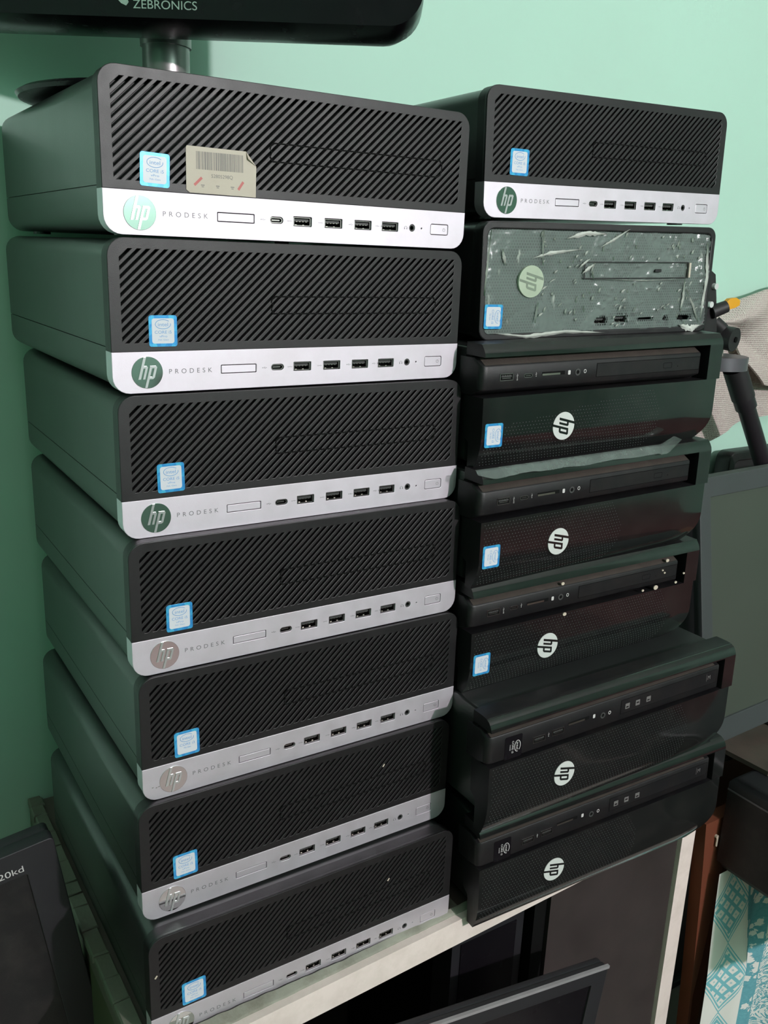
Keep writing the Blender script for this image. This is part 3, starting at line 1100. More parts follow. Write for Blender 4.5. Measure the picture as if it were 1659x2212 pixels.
    for q in range(90):
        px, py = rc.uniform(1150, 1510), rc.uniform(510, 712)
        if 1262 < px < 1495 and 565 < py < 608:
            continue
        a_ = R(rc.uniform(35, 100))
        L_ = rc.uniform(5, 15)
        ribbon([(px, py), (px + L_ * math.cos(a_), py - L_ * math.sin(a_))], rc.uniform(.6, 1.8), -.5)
    cr_ = obj('film_creases', cm.data('film_creases', mat('glint_whitened_film', (0.55, 0.57, 0.53, 1), .25, var=.35, nscale=80, spec=.7), smooth=50), t, label='creases and flecks in the film, their glints painted whitish')
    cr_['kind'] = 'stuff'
    s = sticker(t, 12.6, 18.8, -.6, 1.5, ('CORE i5', '7th Gen'), size=(17.6, 19.0), rot=-90)
    return t


film_computer((289.7, 15.5, 506.3, -.3, -1.43, -3.76))


# ------------------------------------------------------------------ gloss black computers lying on their sides
def gloss_computer(pose, kind, label, film=False, dots=(150, 60), group='gloss black computers lying on their sides'):
    slim = kind == 'slim'
    Wd = 270.0 if slim else 292.0
    zt, c1, c0, zb = (104.3, 94.4, 63.4, 5.5) if slim else (108.5, 98.0, 66.4, 1.5)
    xr = 253.0 if slim else 277.0
    Dp = 300.0 if slim else 370.0
    t = empty('desktop_computer', pose[:3], pose[3:])
    tag(t, label, 'computer', group)
    ch = MB()
    ch.prism_y(rrect(2 if slim else 9, Wd - 3, zb + (3.5 if slim else 9.0), zt - (4.0 if slim else 5.0), 3, 3), 24, Dp)
    obj('chassis', cached((kind, 'ch'), lambda: ch.data('chassis', M['steel'], smooth=35)), t)
    # side feet under the lying case
    fm = MB()
    for fx in (30, Wd - 30):
        for fy in (45, Dp - 40):
            fm.tube((fx, fy, zb + (0 if slim else 5.5)), (fx, fy, zb + (4 if slim else 9.5)), 9)
    obj('rubber_feet', cached((kind, 'feet'), lambda: fm.data('rubber_feet', M['rubber'])), t)

    def bez():
        mb = MB()
        # upper strip, rounded over towards the top
        if slim:
            up = [(0.0, c1), (0.6, c1 + 3), (2.2, c1 + 6), (5.0, zt - .4), (24, zt), (24, c1)]
        else:
            up = [(0.0, c1), (0.2, c1 + 2), (1.2, c1 + 5), (3.4, c1 + 8), (7.0, zt - .6), (12, zt), (24, zt), (24, c1)]
        mb.prism_x(up, 0, Wd)
        # right end
        mb.prism_x([(0, c0), (0, c1), (24, c1), (24, c0)], xr, Wd)
        # lower face, curving back at the bottom, right lower corner rounded
        H_ = c0 - zb
        rows = []
        for k in range(15):
            s_ = k / 14
            z = c0 - H_ * s_
            y = 0.0 if s_ < .45 else (10.0 if slim else 8.0) * ((s_ - .45) / .55) ** 2.4
            xe = Wd - (0 if s_ < .55 else 14.0 * ((s_ - .55) / .45) ** 2.2)
            rows.append((y, z, xe))
        vs = []
        nx_ = 14
        for (y, z, xe) in rows:
            for i in range(nx_ + 1):
                u = i / nx_
                yy = y + (0 if u < .93 else 3.0 * ((u - .93) / .07) ** 2)
                vs.append((xe * u, yy, z))
        fs = []
        n = nx_ + 1
        for k in range(14):
            for i in range(nx_):
                a = k * n + i
                fs.append((a, a + 1, a + n + 1, a + n))
        # back row to close the shell
        o = len(vs)
        for (y, z, xe) in rows:
            for i in range(n):
                vs.append((xe * i / nx_, 24.0 if z > 30 else 17.0, z))
        for k in range(14):
            for i in range(nx_):
                a = o + k * n + i
                fs.append((a, a + n, a + n + 1, a + 1))
        for i in range(nx_):
            fs.append((i, o + i, o + i + 1, i + 1))
            a = 14 * n + i
            fs.append((a, a + 1, o + a + 1, o + a))
        for k in range(14):
            fs.append((k * n, (k + 1) * n, o + (k + 1) * n, o + k * n))
            a, b_ = k * n + nx_, (k + 1) * n + nx_
            fs.append((a, o + a, o + b_, b_))
        mb.add(vs, fs)
        return mb.data('front_bezel', M['gloss'], smooth=40, side=M['matte'])
    bz = obj('front_bezel', cached((kind, 'bez'), bez), t)

    def dot_field():
        mb = MB()
        H_ = c0 - zb
        row = 0
        z = c0 - 2.5
        while z > zb + 3:
            s_ = (c0 - z) / H_
            y = 0.0 if s_ < .45 else (10.0 if slim else 8.0) * ((s_ - .45) / .55) ** 2.4
            xmax = dots[0] if abs(z - dots[1] + 18) > 0 else dots[0]
            # rounded right end of the field
            dz_ = (z - (c0 + zb) / 2) / (H_ / 2)
            xm = dots[0] + dots[2 if len(dots) > 2 else 1] * 0 - 14 * dz_ ** 2 + (0 if slim else 0)
            x_ = 4.0 + (row % 2) * 1.6
            while x_ < xm:
                inside_sticker = slim and 2 < x_ < 22 and 23 < z < 44
                cx_, cz_ = (84, 35) if slim else (81.6, 36.8)
                if (x_ - cx_) ** 2 + (z - cz_) ** 2 > 13 ** 2 and not inside_sticker and z < dots[1] + .12 * x_:
                    mb.prism_y([(x_ - .44, z), (x_, z - .44), (x_ + .44, z), (x_, z + .44)], y - .08, y + .3)
                x_ += 3.2
            z -= 2.75
            row += 1
        return mb.data('dot_pattern', mat('dot_grey', (0.058, 0.062, 0.062, 1), .5), smooth=0)
    obj('dot_pattern', cached((kind, 'dots', dots), dot_field), bz)

    # recessed strip with the ports
    def strip():
        mb = MB()
        x1 = 242.5 if slim else 271.0
        top, bot = c1 - 1.2, c0 + 1.0
        fz1, fz0 = (86.8, 70.0) if slim else (92.3, 71.0)
        prof = [(10.0, top), (1.2, fz1 + 1.2), (.6, fz1), (.6, fz0), (1.2, fz0 - 1.0), (12.0, bot), (23, bot), (23, top)]
        mb.loft([[(-2.2, y + 6, z) for y, z in prof], [(-1.4, y + 2.2, z) for y, z in prof], [(.6, y + .5, z) for y, z in prof], [(3.5, y, z) for y, z in prof],
                 [(x1 - 1, y, z) for y, z in prof], [(x1, y + 2, z) for y, z in prof]])
        return mb.data('port_strip', M['matte'], smooth=40)
    ps = obj('port_strip', cached((kind, 'strip'), strip), t)

    def back():
        mb = MB()
        mb.box(-1, xr, 16, 23.5, c0, c1)
        return mb.data('channel_back', M['void'], smooth=0)
    obj('channel_back', cached((kind, 'back'), back), ps)

    def ledge():
        mb = MB()
        top = c1 - 1.2
        fz1 = 86.8 if slim else 92.3
        mb.add([(1.0, 9.6, top + .1), (xr - 12, 9.6, top + .1), (xr - 12, 1.5, fz1 + 1.5), (1.0, 1.5, fz1 + 1.5)], [(0, 1, 2, 3)])
        return mb.data('dust_layer', M['dusty'], smooth=0)
    obj('dust_layer', cached((kind, 'dust'), ledge), ps)

    y = .6
    pz = 78.6 if slim else 79.8
    im = MB()
    if slim:
        usbs = [(21.7, pz)]
        usb_icon(im, 32.5, pz + .3, 1.0, y - .1, rot=90, ss=True)
        usb_icon(im, 51.5, pz + .5, 1.0, y - .1, rot=90)
        im.prism_y(rrect(85.0, 87.6, pz - 1.6, pz + 1.9, .6, 2), y - .1, y)
        im.ringy(103.5, pz + .3, 1.1, 1.6, y - .1, y, sx=.9)
        sd, jk, odd = (57.5, 81.5), 95.3, (116, 241.5, 73.2, 84.8)
        jz = pz
    else:
        usbs = [(50.9, pz - 1), (71.3, pz)]
        usb_icon(im, 61.2, pz, 1.0, y - .1, rot=90)
        im.prism_y(rrect(110.6, 113.2, 81.0, 84.6, .6, 2), y - .1, y)
        im.ringy(130.3, 81.3, 1.1, 1.7, y - .1, y, sx=.9)
        sd, jk, odd = (82.4, 106.0), 122.1, (143.3, 268.5, 75.8, 89.5)
        jz = 80.9
    obj('port_symbols', cached((kind, 'sym'), lambda: im.data('port_symbols', M['mark_light'], smooth=0)), ps)
    for (cx, cz) in usbs:
        def usb2():
            mb = MB()
            for a in ((-6.6, -6.0, -2.8, 2.8), (6.0, 6.6, -2.8, 2.8), (-6.6, 6.6, -2.8, -2.3), (-6.6, 6.6, 2.3, 2.8)):
                mb.box(a[0], a[1], -.45, 1, a[2], a[3])
            mb.cur = 1
            mb.box(-6, 6, -.1, 0.2, -2.3, 2.3)
            mb.cur = 2
            mb.box(-5, 5, -.25, 0, .0, 1.3)
            mb.cur = 0
            for k in range(4):
                mb.box(-4.2 + k * 2.3, -3.3 + k * 2.3, -.32, 0, .9, 1.6)
            mb.box(-4.2, 4.2, -.22, 0, -1.2, -.6)
            return mb.data('usb_port', [M['port_metal'], M['void'], M['tongue']], smooth=0)
        obj('usb_port', cached('usb_flat', usb2), t, (cx, y, cz))
    if slim:
        def uc():
            mb = MB()
            plate(mb, [rrect(-4.3, 4.3, -1.6, 1.6, 1.59, 5), rrect(-3.8, 3.8, -1.1, 1.1, 1.09, 5)], -.3, .5)
            mb.cur = 1
            mb.prism_y(rrect(-3.8, 3.8, -1.1, 1.1, 1.09, 5), -.05, .1)
            mb.cur = 0
            mb.box(-2.6, 2.6, -.2, 0, -.25, .25)
            return mb.data('usb_c_port', [M['port_metal'], M['void']], smooth=30)
        obj('usb_c_port', cached('usbc_flat', uc), t, (43.3, y, pz))

    def sdm():
        mb = MB()
        mb.box(sd[0], sd[1], -.08, .1, -1.5, 1.5)
        mb.cur = 1
        mb.box(sd[0] + .4, sd[1] - 5, -.2, 0, -1.3, .2)
        return mb.data('card_slot', [M['void'], M['gold']], smooth=0)
    obj('card_slot', cached((kind, 'sd'), sdm), t, (0, y, pz + .4 if slim else 83.2))

    def jm():
        mb = MB()
        mb.ringy(0, 0, 1.6, 2.9, -.4, .3)
        mb.cur = 1
        mb.prism_y(circle(0, 0, 1.6, 16), -.05, .1)
        return mb.data('audio_jack', [M['tongue'], M['void']], smooth=30)
    obj('audio_jack', cached('jack_flat', jm), t, (jk, y, jz))

    def od():
        mb = MB()
        x0, x1, z0, z1 = odd
        mb.box(x0, x1, -.04, .1, z0, z1)
        mb.cur = 1
        plate(mb, [rrect(x0 + .6, x1 - .7, z0 + .5, z1 - .5, .3, 2)], -.22, .25, .05)
        return mb.data('optical_drive', [M['void'], M['matte']], smooth=0)
    o_ = obj('optical_drive', cached((kind, 'odd'), od), t, (0, y, 0))
    if slim:
        def ej():
            mb = MB()
            plate(mb, [rrect(195, 205.5, 76.4, 81.2, 1.0, 4), rrect(195.35, 205.15, 76.75, 80.85, .8, 4)], -.28, .1)
            mb.prism_y(circle(213, 77.6, .5, 10), -.28, -.2)
            return mb.data('eject_button', M['void'], smooth=0)
        obj('eject_button', cached('ej', ej), o_)
    else:
        def pm():
            mb = MB()
            for k, cx in enumerate((151.5, 164.2, 177.6)):
                if kind == 'low' and k == 3:
                    break
                mb.box(cx - 2.6, cx + 2.6, -.3, -.25, 79.6, 84.8)
                mb.cur = 1
                mb.box(cx - 1.6, cx + 1.4, -.34, -.29, 80.6 + (k % 2), 82.0 + (k % 2))
                mb.cur = 0
            text(mb, 'M', 257.3, 83.5, 4.2, -.3, width=3.4)
            mb.box(253.8, 254.1, -.3, -.25, 80, 87)
            return mb.data('drive_emblems', [mat('dim_grey_print', (0.16, 0.15, 0.15, 1), .5), M['matte']], smooth=0)
        obj('drive_emblems', cached('emb', pm), o_)

    # emblem
    if slim:
        L = (84.0, 35.2, 11.6)
    else:
        L = (81.8, 36.8, 11.4)
    lg = obj('logo_badge', cached((kind, 'lg'), lambda: plate(MB(), [circle(L[0], L[1], L[2], 48)], -.35, .7, .12).data('logo_badge', M['white_logo'])), t)
    obj('logo_letters', cached((kind, 'll'), lambda: letters_mesh(L[0], L[1], L[2] * 1.04, -90, -.5, .2, M['gloss'], 'logo_letters')), lg)
    if slim:
        sticker(t, 11.8, 33.7, -.05, 1.0, i3, size=(17.6, 19.0), rot=-90)
    else:
        sticker(t, 23.7, 79.5, y, 0.5, ('CORE i3', 'inside'), size=(18.0, 20.5), rot=-90, dark=True, label='black badge with grey print')
    if film:
        # strip of peeled protective film lying on the top edge
        from mathutils import noise
        vs, fs = [], []
        n = 90
        for i in range(n + 1):
            u = i / n
            x_ = -4 + 222 * u
            curl = 0 if u < .95 else (u - .95) / .05
            wid = 13 + 2.5 * noise.noise(Vector((u * 7, 0, 0))) - 6 * (u < .06) * (1 - u / .06) + 2 * (u > .9)
            for k in range(6):
                v_ = k / 5
                bump_ = .7 * math.sin(x_ * 1.6) * math.sin(v_ * 9.4) if .42 < u < .9 else .4 * noise.noise(Vector((x_ * .15, v_ * 3, 2)))
                vs.append((x_, 6.5 - wid * v_ * .62 - curl * 4, 105.4 + .5 * curl * 14 - wid * max(0, v_ - .25) * .62 * (1 - .8 * curl) + bump_ * .6))
        for i in range(n):
            for k in range(5):
                a = i * 6 + k
                fs.append((a, a + 6, a + 7, a + 1))
        obj('peeled_film', MB().add(vs, fs).data('peeled_film', M['film'], smooth=50), t, label='loose strip of cloudy plastic film along the top edge')
    return t


gloss_computer((273.5, -17.1, 403.2, 0, -1.11, -1.06), 'slim', 'gloss black computer lying on its side directly below the film-covered one', dots=(196, 38))
gloss_computer((272.1, -26.8, 306.3, -.2, -1.03, .06), 'slim', 'gloss black computer with a strip of peeled plastic film along its top edge', film=True, dots=(158, 90))
g5 = gloss_computer((276.0, -19.8, 208.2, -.2, -.95, -1.29), 'slim', 'gloss black computer with pale paint specks round its drive, right stack', dots=(235, 90))
gloss_computer((264.1, -69.2, 110.0, -.3, -1.33, -1.33), 'wide', 'wide gloss black computer jutting forward with its dusty top showing, second from bottom', dots=(235, 90))
gloss_computer((275.4, -55.4, 0.8, 0, -2.79, -3.99), 'wide', 'lowest wide gloss black computer of the right stack, on the white table edge', dots=(180, 90))
for (x_, z_, s_) in ((226, 91, 1.6), (241, 66.5, 1.2), (214, 66.0, 2.2), (197, 66.0, 1.1), (224, 79, .9), (221, 82, .8), (251, 74, 1.0), (96, 91, 1.4), (101, 61.5, 1.6)):
    obj('paint_speck', MB().prism_y(circle(x_, z_, s_, 9, sx=1.3), -.6, .2).data('paint_speck', M['speck'], smooth=0), g5)

# ------------------------------------------------------------------ table / cabinet
cab = empty('storage_cabinet', (0, 0, -750))
tag(cab, 'green and white painted cabinet with a stone-rimmed top carrying both computer stacks', 'cabinet')
cp = lambda n, mb_, m, lb=None, sm=0: obj(n, mb_.data(n, m, smooth=sm, T=Matrix.Translation((0, 0, 750))), cab, label=lb)
cp('top_board', MB().box(-18, 606, -22, 334, -20, 0), M['top_board'])
cp('side_panel', MB().box(-18, -2, -36, 334, -750, -20), M['green_side'], 'green painted side')
cp('side_panel', MB().box(594, 608, -3, 334, -750, -20), M['board'])
cp('back_panel', MB().box(-2, 594, 322, 334, -750, -20), M['board'])
cp('bottom_board', MB().box(-2, 594, -16, 322, -690, -672), M['board'])
FY = lambda x: -48.6 + .043 * x              # the front edge is not quite square to the sides
mb = MB()
mb.prism_z([(-18, FY(-18)), (611, FY(611)), (611, FY(611) + 7), (-18, FY(-18) + 7)], -21, 5)
cp('front_rail', mb, M['white_paint'], 'white painted front rail')
cp('corner_post', MB().prism_z([(588, FY(588)), (611, FY(611)), (611, FY(611) + 18), (588, FY(588) + 18)], -750, -21), M['white_paint'], 'white painted post')
cp('corner_post', MB().prism_z([(-18, FY(-18)), (4, FY(4)), (4, FY(4) + 16), (-18, FY(-18) + 16)], -750, -21), M['white_paint'])
cp('door', MB().prism_z([(392, FY(392) + 5), (587, FY(587) + 5), (587, FY(587) + 14), (392, FY(392) + 14)], -740, -22), M['board'], 'dark brown door panel')
cp('partition', MB().box(376, 392, -22, 320, -672, -20), M['void'])
mb = MB()
rr = random.Random(11)
cuts = [-38]
while cuts[-1] < 328:
    cuts.append(cuts[-1] + rr.choice((14, 18, 22, 27, 33, 24)))
for a, b_ in zip(cuts[:-1], cuts[1:]):
    g = rr.choice((.5, .8, 1.0, 2.2))
    j = [rr.uniform(-.9, .9) for _ in range(8)]
    x0, x1, y0, y1, zt = -20 + j[0], -6.5 + j[1], a + g, min(b_, 333), 7.4 + j[2] * .6
    mb.loft([[(x0, y0, 0), (x1, y0 + j[3], 0), (x1, y1 + j[3], 0), (x0, y1, 0)],
             [(x0, y0, zt - 1.4), (x1, y0 + j[3], zt - 1.4), (x1, y1 + j[3], zt - 1.4), (x0, y1, zt - 1.4)],
             [(x0 + 1.2, y0 + 1, zt), (x1 - 1.2, y0 + 1 + j[4], zt + j[5] * .5), (x1 - 1.2, y1 - 1 + j[4], zt), (x0 + 1.2, y1 - 1, zt + j[6] * .5)]])
mb.box(-19.5, -7, -38, 332, -.5, 5.2)
cp('stone_rim', mb, M['stone_green'], 'cracked greenish stone edging on the left side')
mb = MB()
from mathutils import noise
vs, fs = [], []
nn = 150
for i in range(nn + 1):
    x_ = -18 + 626 * i / nn
    e = 1.6 * noise.noise(Vector((x_ * .045, 0, 0))) + .8 * noise.noise(Vector((x_ * .2, 3, 0)))
    h_ = 6.6 + .9 * noise.noise(Vector((x_ * .1, 7, 0)))
    vs += [(x_, FY(x_) + 6.6, 0), (x_, FY(x_) + 7 + e * .6, 5.2), (x_, FY(x_) + 8.5 + e, h_), (x_, max(-29.5, FY(x_) + 12.5) + e * .2, h_ + 2.0), (x_, max(-28.2, FY(x_) + 14), 0)]
for i in range(nn):
    for k in range(4):
        a = i * 5 + k
        fs.append((a, a + 5, a + 6, a + 1))
mb.add(vs, fs)
cp('stone_rim', mb, M['stone'], 'chipped grey stone edging along the front', 50)
mb = MB().box(266, 279, -29, 250, 0, 5)
cp('stone_rim', mb, M['stone'])

# monitor lying inside the open left half of the cabinet
t = empty('monitor', (284, -12, -672))
tag(t, 'dark grey switched-off monitor standing inside the open cabinet, behind the leaning one', 'monitor')
obj('housing', MB().box(0, 88, 0, 28, 0, 642).data('housing', M['bezel_grey'], smooth=0), t)
obj('screen', MB().box(10, 78, -1, 1, 20, 620).data('screen', M['screen_gloss'], smooth=0), t)


# ------------------------------------------------------------------ monitors
def flat_monitor(name, pose, wd, ht, dp, bz, label, body, scr, top_line=None, r=4, foot=None):
    """origin at the lower middle of the front; front faces -y"""
    t = empty(name, pose[:3], pose[3:])
    tag(t, label, 'monitor')
    mb = MB()
    plate(mb, [rrect(-wd / 2, wd / 2, 0, ht, r), rrect(-wd / 2 + bz[0], wd / 2 - bz[0], bz[1], ht - bz[2], 1, 2)], 0, dp * .5, .8)
    plate(mb, [rrect(-wd / 2 + .6, wd / 2 - .6, .6, ht - .6, r)], dp * .5, dp * .5, 1.5)
    obj('housing', mb.data('housing', body, smooth=35), t)
    obj('screen', MB().box(-wd / 2 + bz[0] - .5, wd / 2 - bz[0] + .5, 2.0, 4.0, bz[1] - .5, ht - bz[2] + .5).data('screen', scr, smooth=0), t)
    return t


# screen above the left stack, standing on its topmost computer
th = R(-34)
t = empty('monitor', (80, 136, 725), (0, 0, -34))
tag(t, 'glossy black monitor on a grey pole stand above the left stack', 'monitor')
mb = MB()
HW = 186.0
front = lambda y, z0, inset: [(x, y, z) for x, z in rrect(-HW + inset, HW - inset, z0, 285, 24, 8)]
mb.loft([front(0, 1.5, 1.5), front(-.0, 0, 0), front(10, -3, 0), front(30, -5.5, 1), front(42, -5.0, 5)])
obj('housing', mb.data('housing', M['screen_gloss'], smooth=45), t)
obj('screen', MB().box(-HW + 16, HW - 16, -.3, .4, 24, 268).data('screen', M['screen'], smooth=0), t)
mb = MB()
text(mb, 'ZEBRONICS', 3.2, 8.4, 5.6, -.3, width=45.5)
obj('word_mark', mb.data('word_mark', M['letter'], smooth=0), t)
mb = MB()
mb.prism_y([(-31, 11.5), (-28, 8.6), (-24.5, 7.2), (-22.6, 9.5), (-24.4, 13.5), (-27, 16.5), (-31, 15.5)], -.35, -.05)
mb.prism_y([(-30, 17.5), (-26.5, 18.0), (-25, 21), (-28, 22)], -.35, -.05)
obj('emblem', mb.data('emblem', M['letter'], smooth=0), t)
st = obj('stand_base', None, t)
c_, s_ = math.cos(-th), math.sin(-th)


def loc_(x, y, z):
    dx_, dy_ = x - 80, y - 136
    return (dx_ * c_ - dy_ * s_, dx_ * s_ + dy_ * c_, z - 725)


bx = loc_(97, 193, 671.2)
px_ = loc_(110, 212, 671.2)
bpy.data.objects.remove(st)
mb = MB()
rings = []
for rr_, zz in ((96, 0.2), (104, 1.6), (106, 4.2), (102, 6.6), (60, 9.5)):
    rings.append([(bx[0] + rr_ * math.cos(2 * math.pi * i / 64), bx[1] + rr_ * math.sin(2 * math.pi * i / 64), bx[2] + zz) for i in range(64)])
mb.loft(rings)
obj('stand_base', mb.data('stand_base', M['screen_gloss'], smooth=40), t)
mb = MB()
mb.tube((px_[0], px_[1], px_[2] + 7), (px_[0], px_[1], px_[2] + 50), 18.5, 18.5, 48)
pole = obj('stand_pole', mb.data('stand_pole', M['pole'], smooth=40), t)
mb = MB()
mb.tube((px_[0], px_[1], px_[2] + 50), (px_[0], px_[1], px_[2] + 72), 20.0, 20.0, 48)
mb.tube((px_[0], px_[1] - 8, px_[2] + 72), (px_[0], px_[1] - 8, px_[2] + 160), 14.0, 14.0, 32)
obj('pole_collar', mb.data('pole_collar', M['pole'], smooth=40), pole)

# monitor to the left of the cabinet, lettering near its top edge
t = flat_monitor('monitor', (-189, 100, -191, 0, -8, 0), 380, 282, 26, (25, 24, 24),
                 'black monitor leaning sideways beside the left side of the cabinet, 20kd on its bezel', M['bezel_grey'], M['plastic'])
mb = MB()
text(mb, '20kd', 154, 265, 5.6, -.3, width=19)
obj('word_mark', mb.data('word_mark', M['mark_light'], smooth=0), t)
st_ = empty('stool', (-200, 112, -750))
tag(st_, 'plain wooden stool under the sideways leaning black monitor', 'stool')
obj('seat', MB().box(-150, 150, -70, 70, 524, 542).data('seat', M['pale_wood'], smooth=0), st_)
for sx in (-1, 1):
    for sy in (-1, 1):
        obj('leg', MB().box(sx * 135 - 14, sx * 135 + 14, sy * 55 - 14, sy * 55 + 14, 0, 524).data('leg', M['pale_wood'], smooth=0), st_)

# monitor leaning against the cabinet front, only its upper right part in view
a_ = R(5.5)
cxm = (402 - 190 * math.cos(a_) - 290 * math.sin(a_), -89 + 190 * math.sin(R(4)), -56 + 190 * math.sin(a_) - 290 * math.cos(a_))
t = flat_monitor('monitor', (cxm[0], cxm[1], cxm[2], 1.5, 5.5, -4), 380, 290, 14, (17, 22, 17),
                 'black monitor with a silver top edge line, leaning in front of the dark cabinet door', M['bezel_grey'], M['screen_gloss'])
obj('edge_trim', MB().box(-190.4, 190.4, -.8, 2.2, 287.6, 290.5).data('edge_trim', M['silver_line'], smooth=0), t, label='thin silver line')
cr = empty('low_crate', (cxm[0], cxm[1] + 10, -750))
tag(cr, 'dark crate on the floor carrying the leaning monitor with the silver line', 'crate')
obj('crate_body', MB().box(-140, 140, -110, 20, 0, 52).data('crate_body', M['board'], smooth=0), cr)

# grey monitor to the right of the right stack
t = empty('monitor', (632, -3, 52), (-10.2, 0, 2.5))
tag(t, 'large switched-off grey-green monitor standing right of the right stack', 'monitor')
mb = MB()
plate(mb, [rrect(0, 505, 0, 304, 3), rrect(19, 486, 27, 282, 1, 2)], 0, 10, .8)
plate(mb, [rrect(2, 503, 2, 302, 6)], 9.5, 24, 2)
obj('housing', mb.data('housing', mat('grey_monitor_bezel', (0.050, 0.056, 0.058, 1), .5, var=.15, nscale=12, bump=.2), smooth=35), t)
obj('screen', MB().box(18, 487, 2.5, 5, 26, 283).data('screen', mat('matte_grey_screen', (0.055, 0.065, 0.052, 1), .48, var=.1, nscale=8, spec=.5), smooth=0), t)
obj('stand_neck', MB().box(230, 275, 33, 48, -18, 120).data('stand_neck', M['bezel_grey'], smooth=0), t)
obj('stand_foot', MB().prism_x([(-10, -26), (120, -3), (120, 0), (-10, -22)], 160, 345).data('stand_foot', M['bezel_grey'], smooth=0), t)

# black box with a flat dusty case on it, on the covered side table
t = empty('side_table', (880, -222, -750))
tag(t, 'low side table behind the printed cloth, under the black box at the right edge', 'table')
obj('tabletop', MB().box(-180, 380, 16, 410, 630, 647).box(-180, 380, -0, 16, 632, 646).data('tabletop', M['wood'], smooth=0), t)
for sx, sy in ((-150, 240), (365, 30), (-150, 395), (365, 395)):
    obj('leg', MB().box(sx - 12, sx + 12, sy - 12, sy + 12, 0, 630).data('leg', M['wood'], smooth=0), t)

# cloth hanging in folds from the table, facing the room
mb = MB()
mb.uv = []
vs, fs = [], []
ns, nd = 160, 40
for i in range(ns + 1):
    for j in range(nd + 1):
        s_ = 600 * i / ns
        d = 560 * j / nd
        wav = min(1.0, d / 140.0)
        off = wav * (9 * math.sin(s_ * .060 - .9) + 4 * math.sin(s_ * .13 + d * .006)) + 10 * wav
        vs.append((657 + s_, -30 - off, -102 - d))
        mb.uv.append((s_ / 100 * .66, d / 100))
for i in range(ns):
    for j in range(nd):
        a = i * (nd + 1) + j
        fs.append((a, a + nd + 1, a + nd + 2, a + 1))
mb.add(vs, fs)
cl = obj('tablecloth', mb.data('tablecloth', M['print_cloth'], smooth=60))
tag(cl, 'white cotton cloth printed with teal lattice and flowers, hanging at the right edge', 'tablecloth')

t = empty('black_box', (662, -20, -99.5))
tag(t, 'black box-shaped device with a smooth lid, on the teal printed cloth', 'box')
mb = MB()
mb.loft([[(x_, y_, z_) for x_, y_ in [(0, 0), (0, -230), (300, -230), (300, 0)]] for z_ in (8, 102)])
mb.loft([[(x_, y_, z_) for x_, y_ in [(2 + k, -2 - k), (2 + k, -228 + k), (298 - k, -228 + k), (298 - k, -2 - k)]] for z_, k in ((0, 4), (8, 0))])
obj('case', mb.data('case', M['plastic'], smooth=30), t)
mb = MB()
mb.loft([[(x_, y_, z_) for x_, y_ in [(k, -k), (k, -230 + k), (300 - k, -230 + k), (300 - k, -k)]] for z_, k in ((104, 0), (112, 0), (117, 3), (119.5, 9))])
obj('lid', mb.data('lid', M['bezel_grey'], smooth=40), t)
obj('rim_line', MB().box(-.4, 300, -230.4, .4, 102, 104).data('rim_line', M['collar'], smooth=0), t)
t = empty('flat_case', (698, -42, 20.6), (0, 0, 3))
tag(t, 'flat dusty dark case lying on the black box below the grey monitor', 'case')
obj('shell', MB().box(0, 260, 0, 190, 0, 5.6).data('shell', mat('dusty_brown_black', (0.075, 0.062, 0.050, 1), .6, var=.5, nscale=25, dust=(0.13, 0.08, 0.07, 1), dust_amt=.7, dust_scale=18), smooth=0), t)
mb = MB()
mb.loft([[(30, 8, 5.6), (42, 7, 5.6), (46, 10, 5.6), (34, 12, 5.6)], [(33, 9, 6.4), (40, 8, 6.4), (42, 10, 6.4), (35, 11, 6.4)]])
obj('paint_speck', mb.data('paint_speck', M['speck'], smooth=0), t)

# support under the flat case and monitor at the back
sh = empty('wall_shelf', (980, 165, -20))
tag(sh, 'dark board ledge behind the side table under the grey monitor', 'shelf')
obj('shelf_board', MB().box(-280, 140, -150, 70, 27, 39).data('shelf_board', M['board'], smooth=0), sh)
obj('bracket', MB().box(-270, -250, -60, 175, -10, 27).data('bracket', M['board'], smooth=0), sh)
obj('bracket', MB().box(115, 135, -60, 175, -10, 27).data('bracket', M['board'], smooth=0), sh)

# dark bag low at the right edge
mb = MB()
vs, fs = [], []
for j in range(13):
    a2 = math.pi * j / 12
    for i in range(24):
        b2 = 2 * math.pi * i / 24
        n_ = 1 + .18 * noise.noise(Vector((math.cos(b2) * 1.4, math.sin(b2) * 1.4, j * .35)))
        vs.append((75 * math.sin(a2) * math.cos(b2) * n_, 60 * math.sin(a2) * math.sin(b2) * n_, 205 - 205 * math.cos(a2) * n_ * .95))
for j in range(12):
    for i in range(24):
        fs.append((j * 24 + i, j * 24 + (i + 1) % 24, (j + 1) * 24 + (i + 1) % 24, (j + 1) * 24 + i))
mb.add(vs, fs)
bag = obj('cloth_bag', mb.data('cloth_bag', M['rubber'], smooth=60), None, (600, -210, -745))
tag(bag, 'dark crumpled cloth bag on the floor in front of the printed cloth', 'bag')

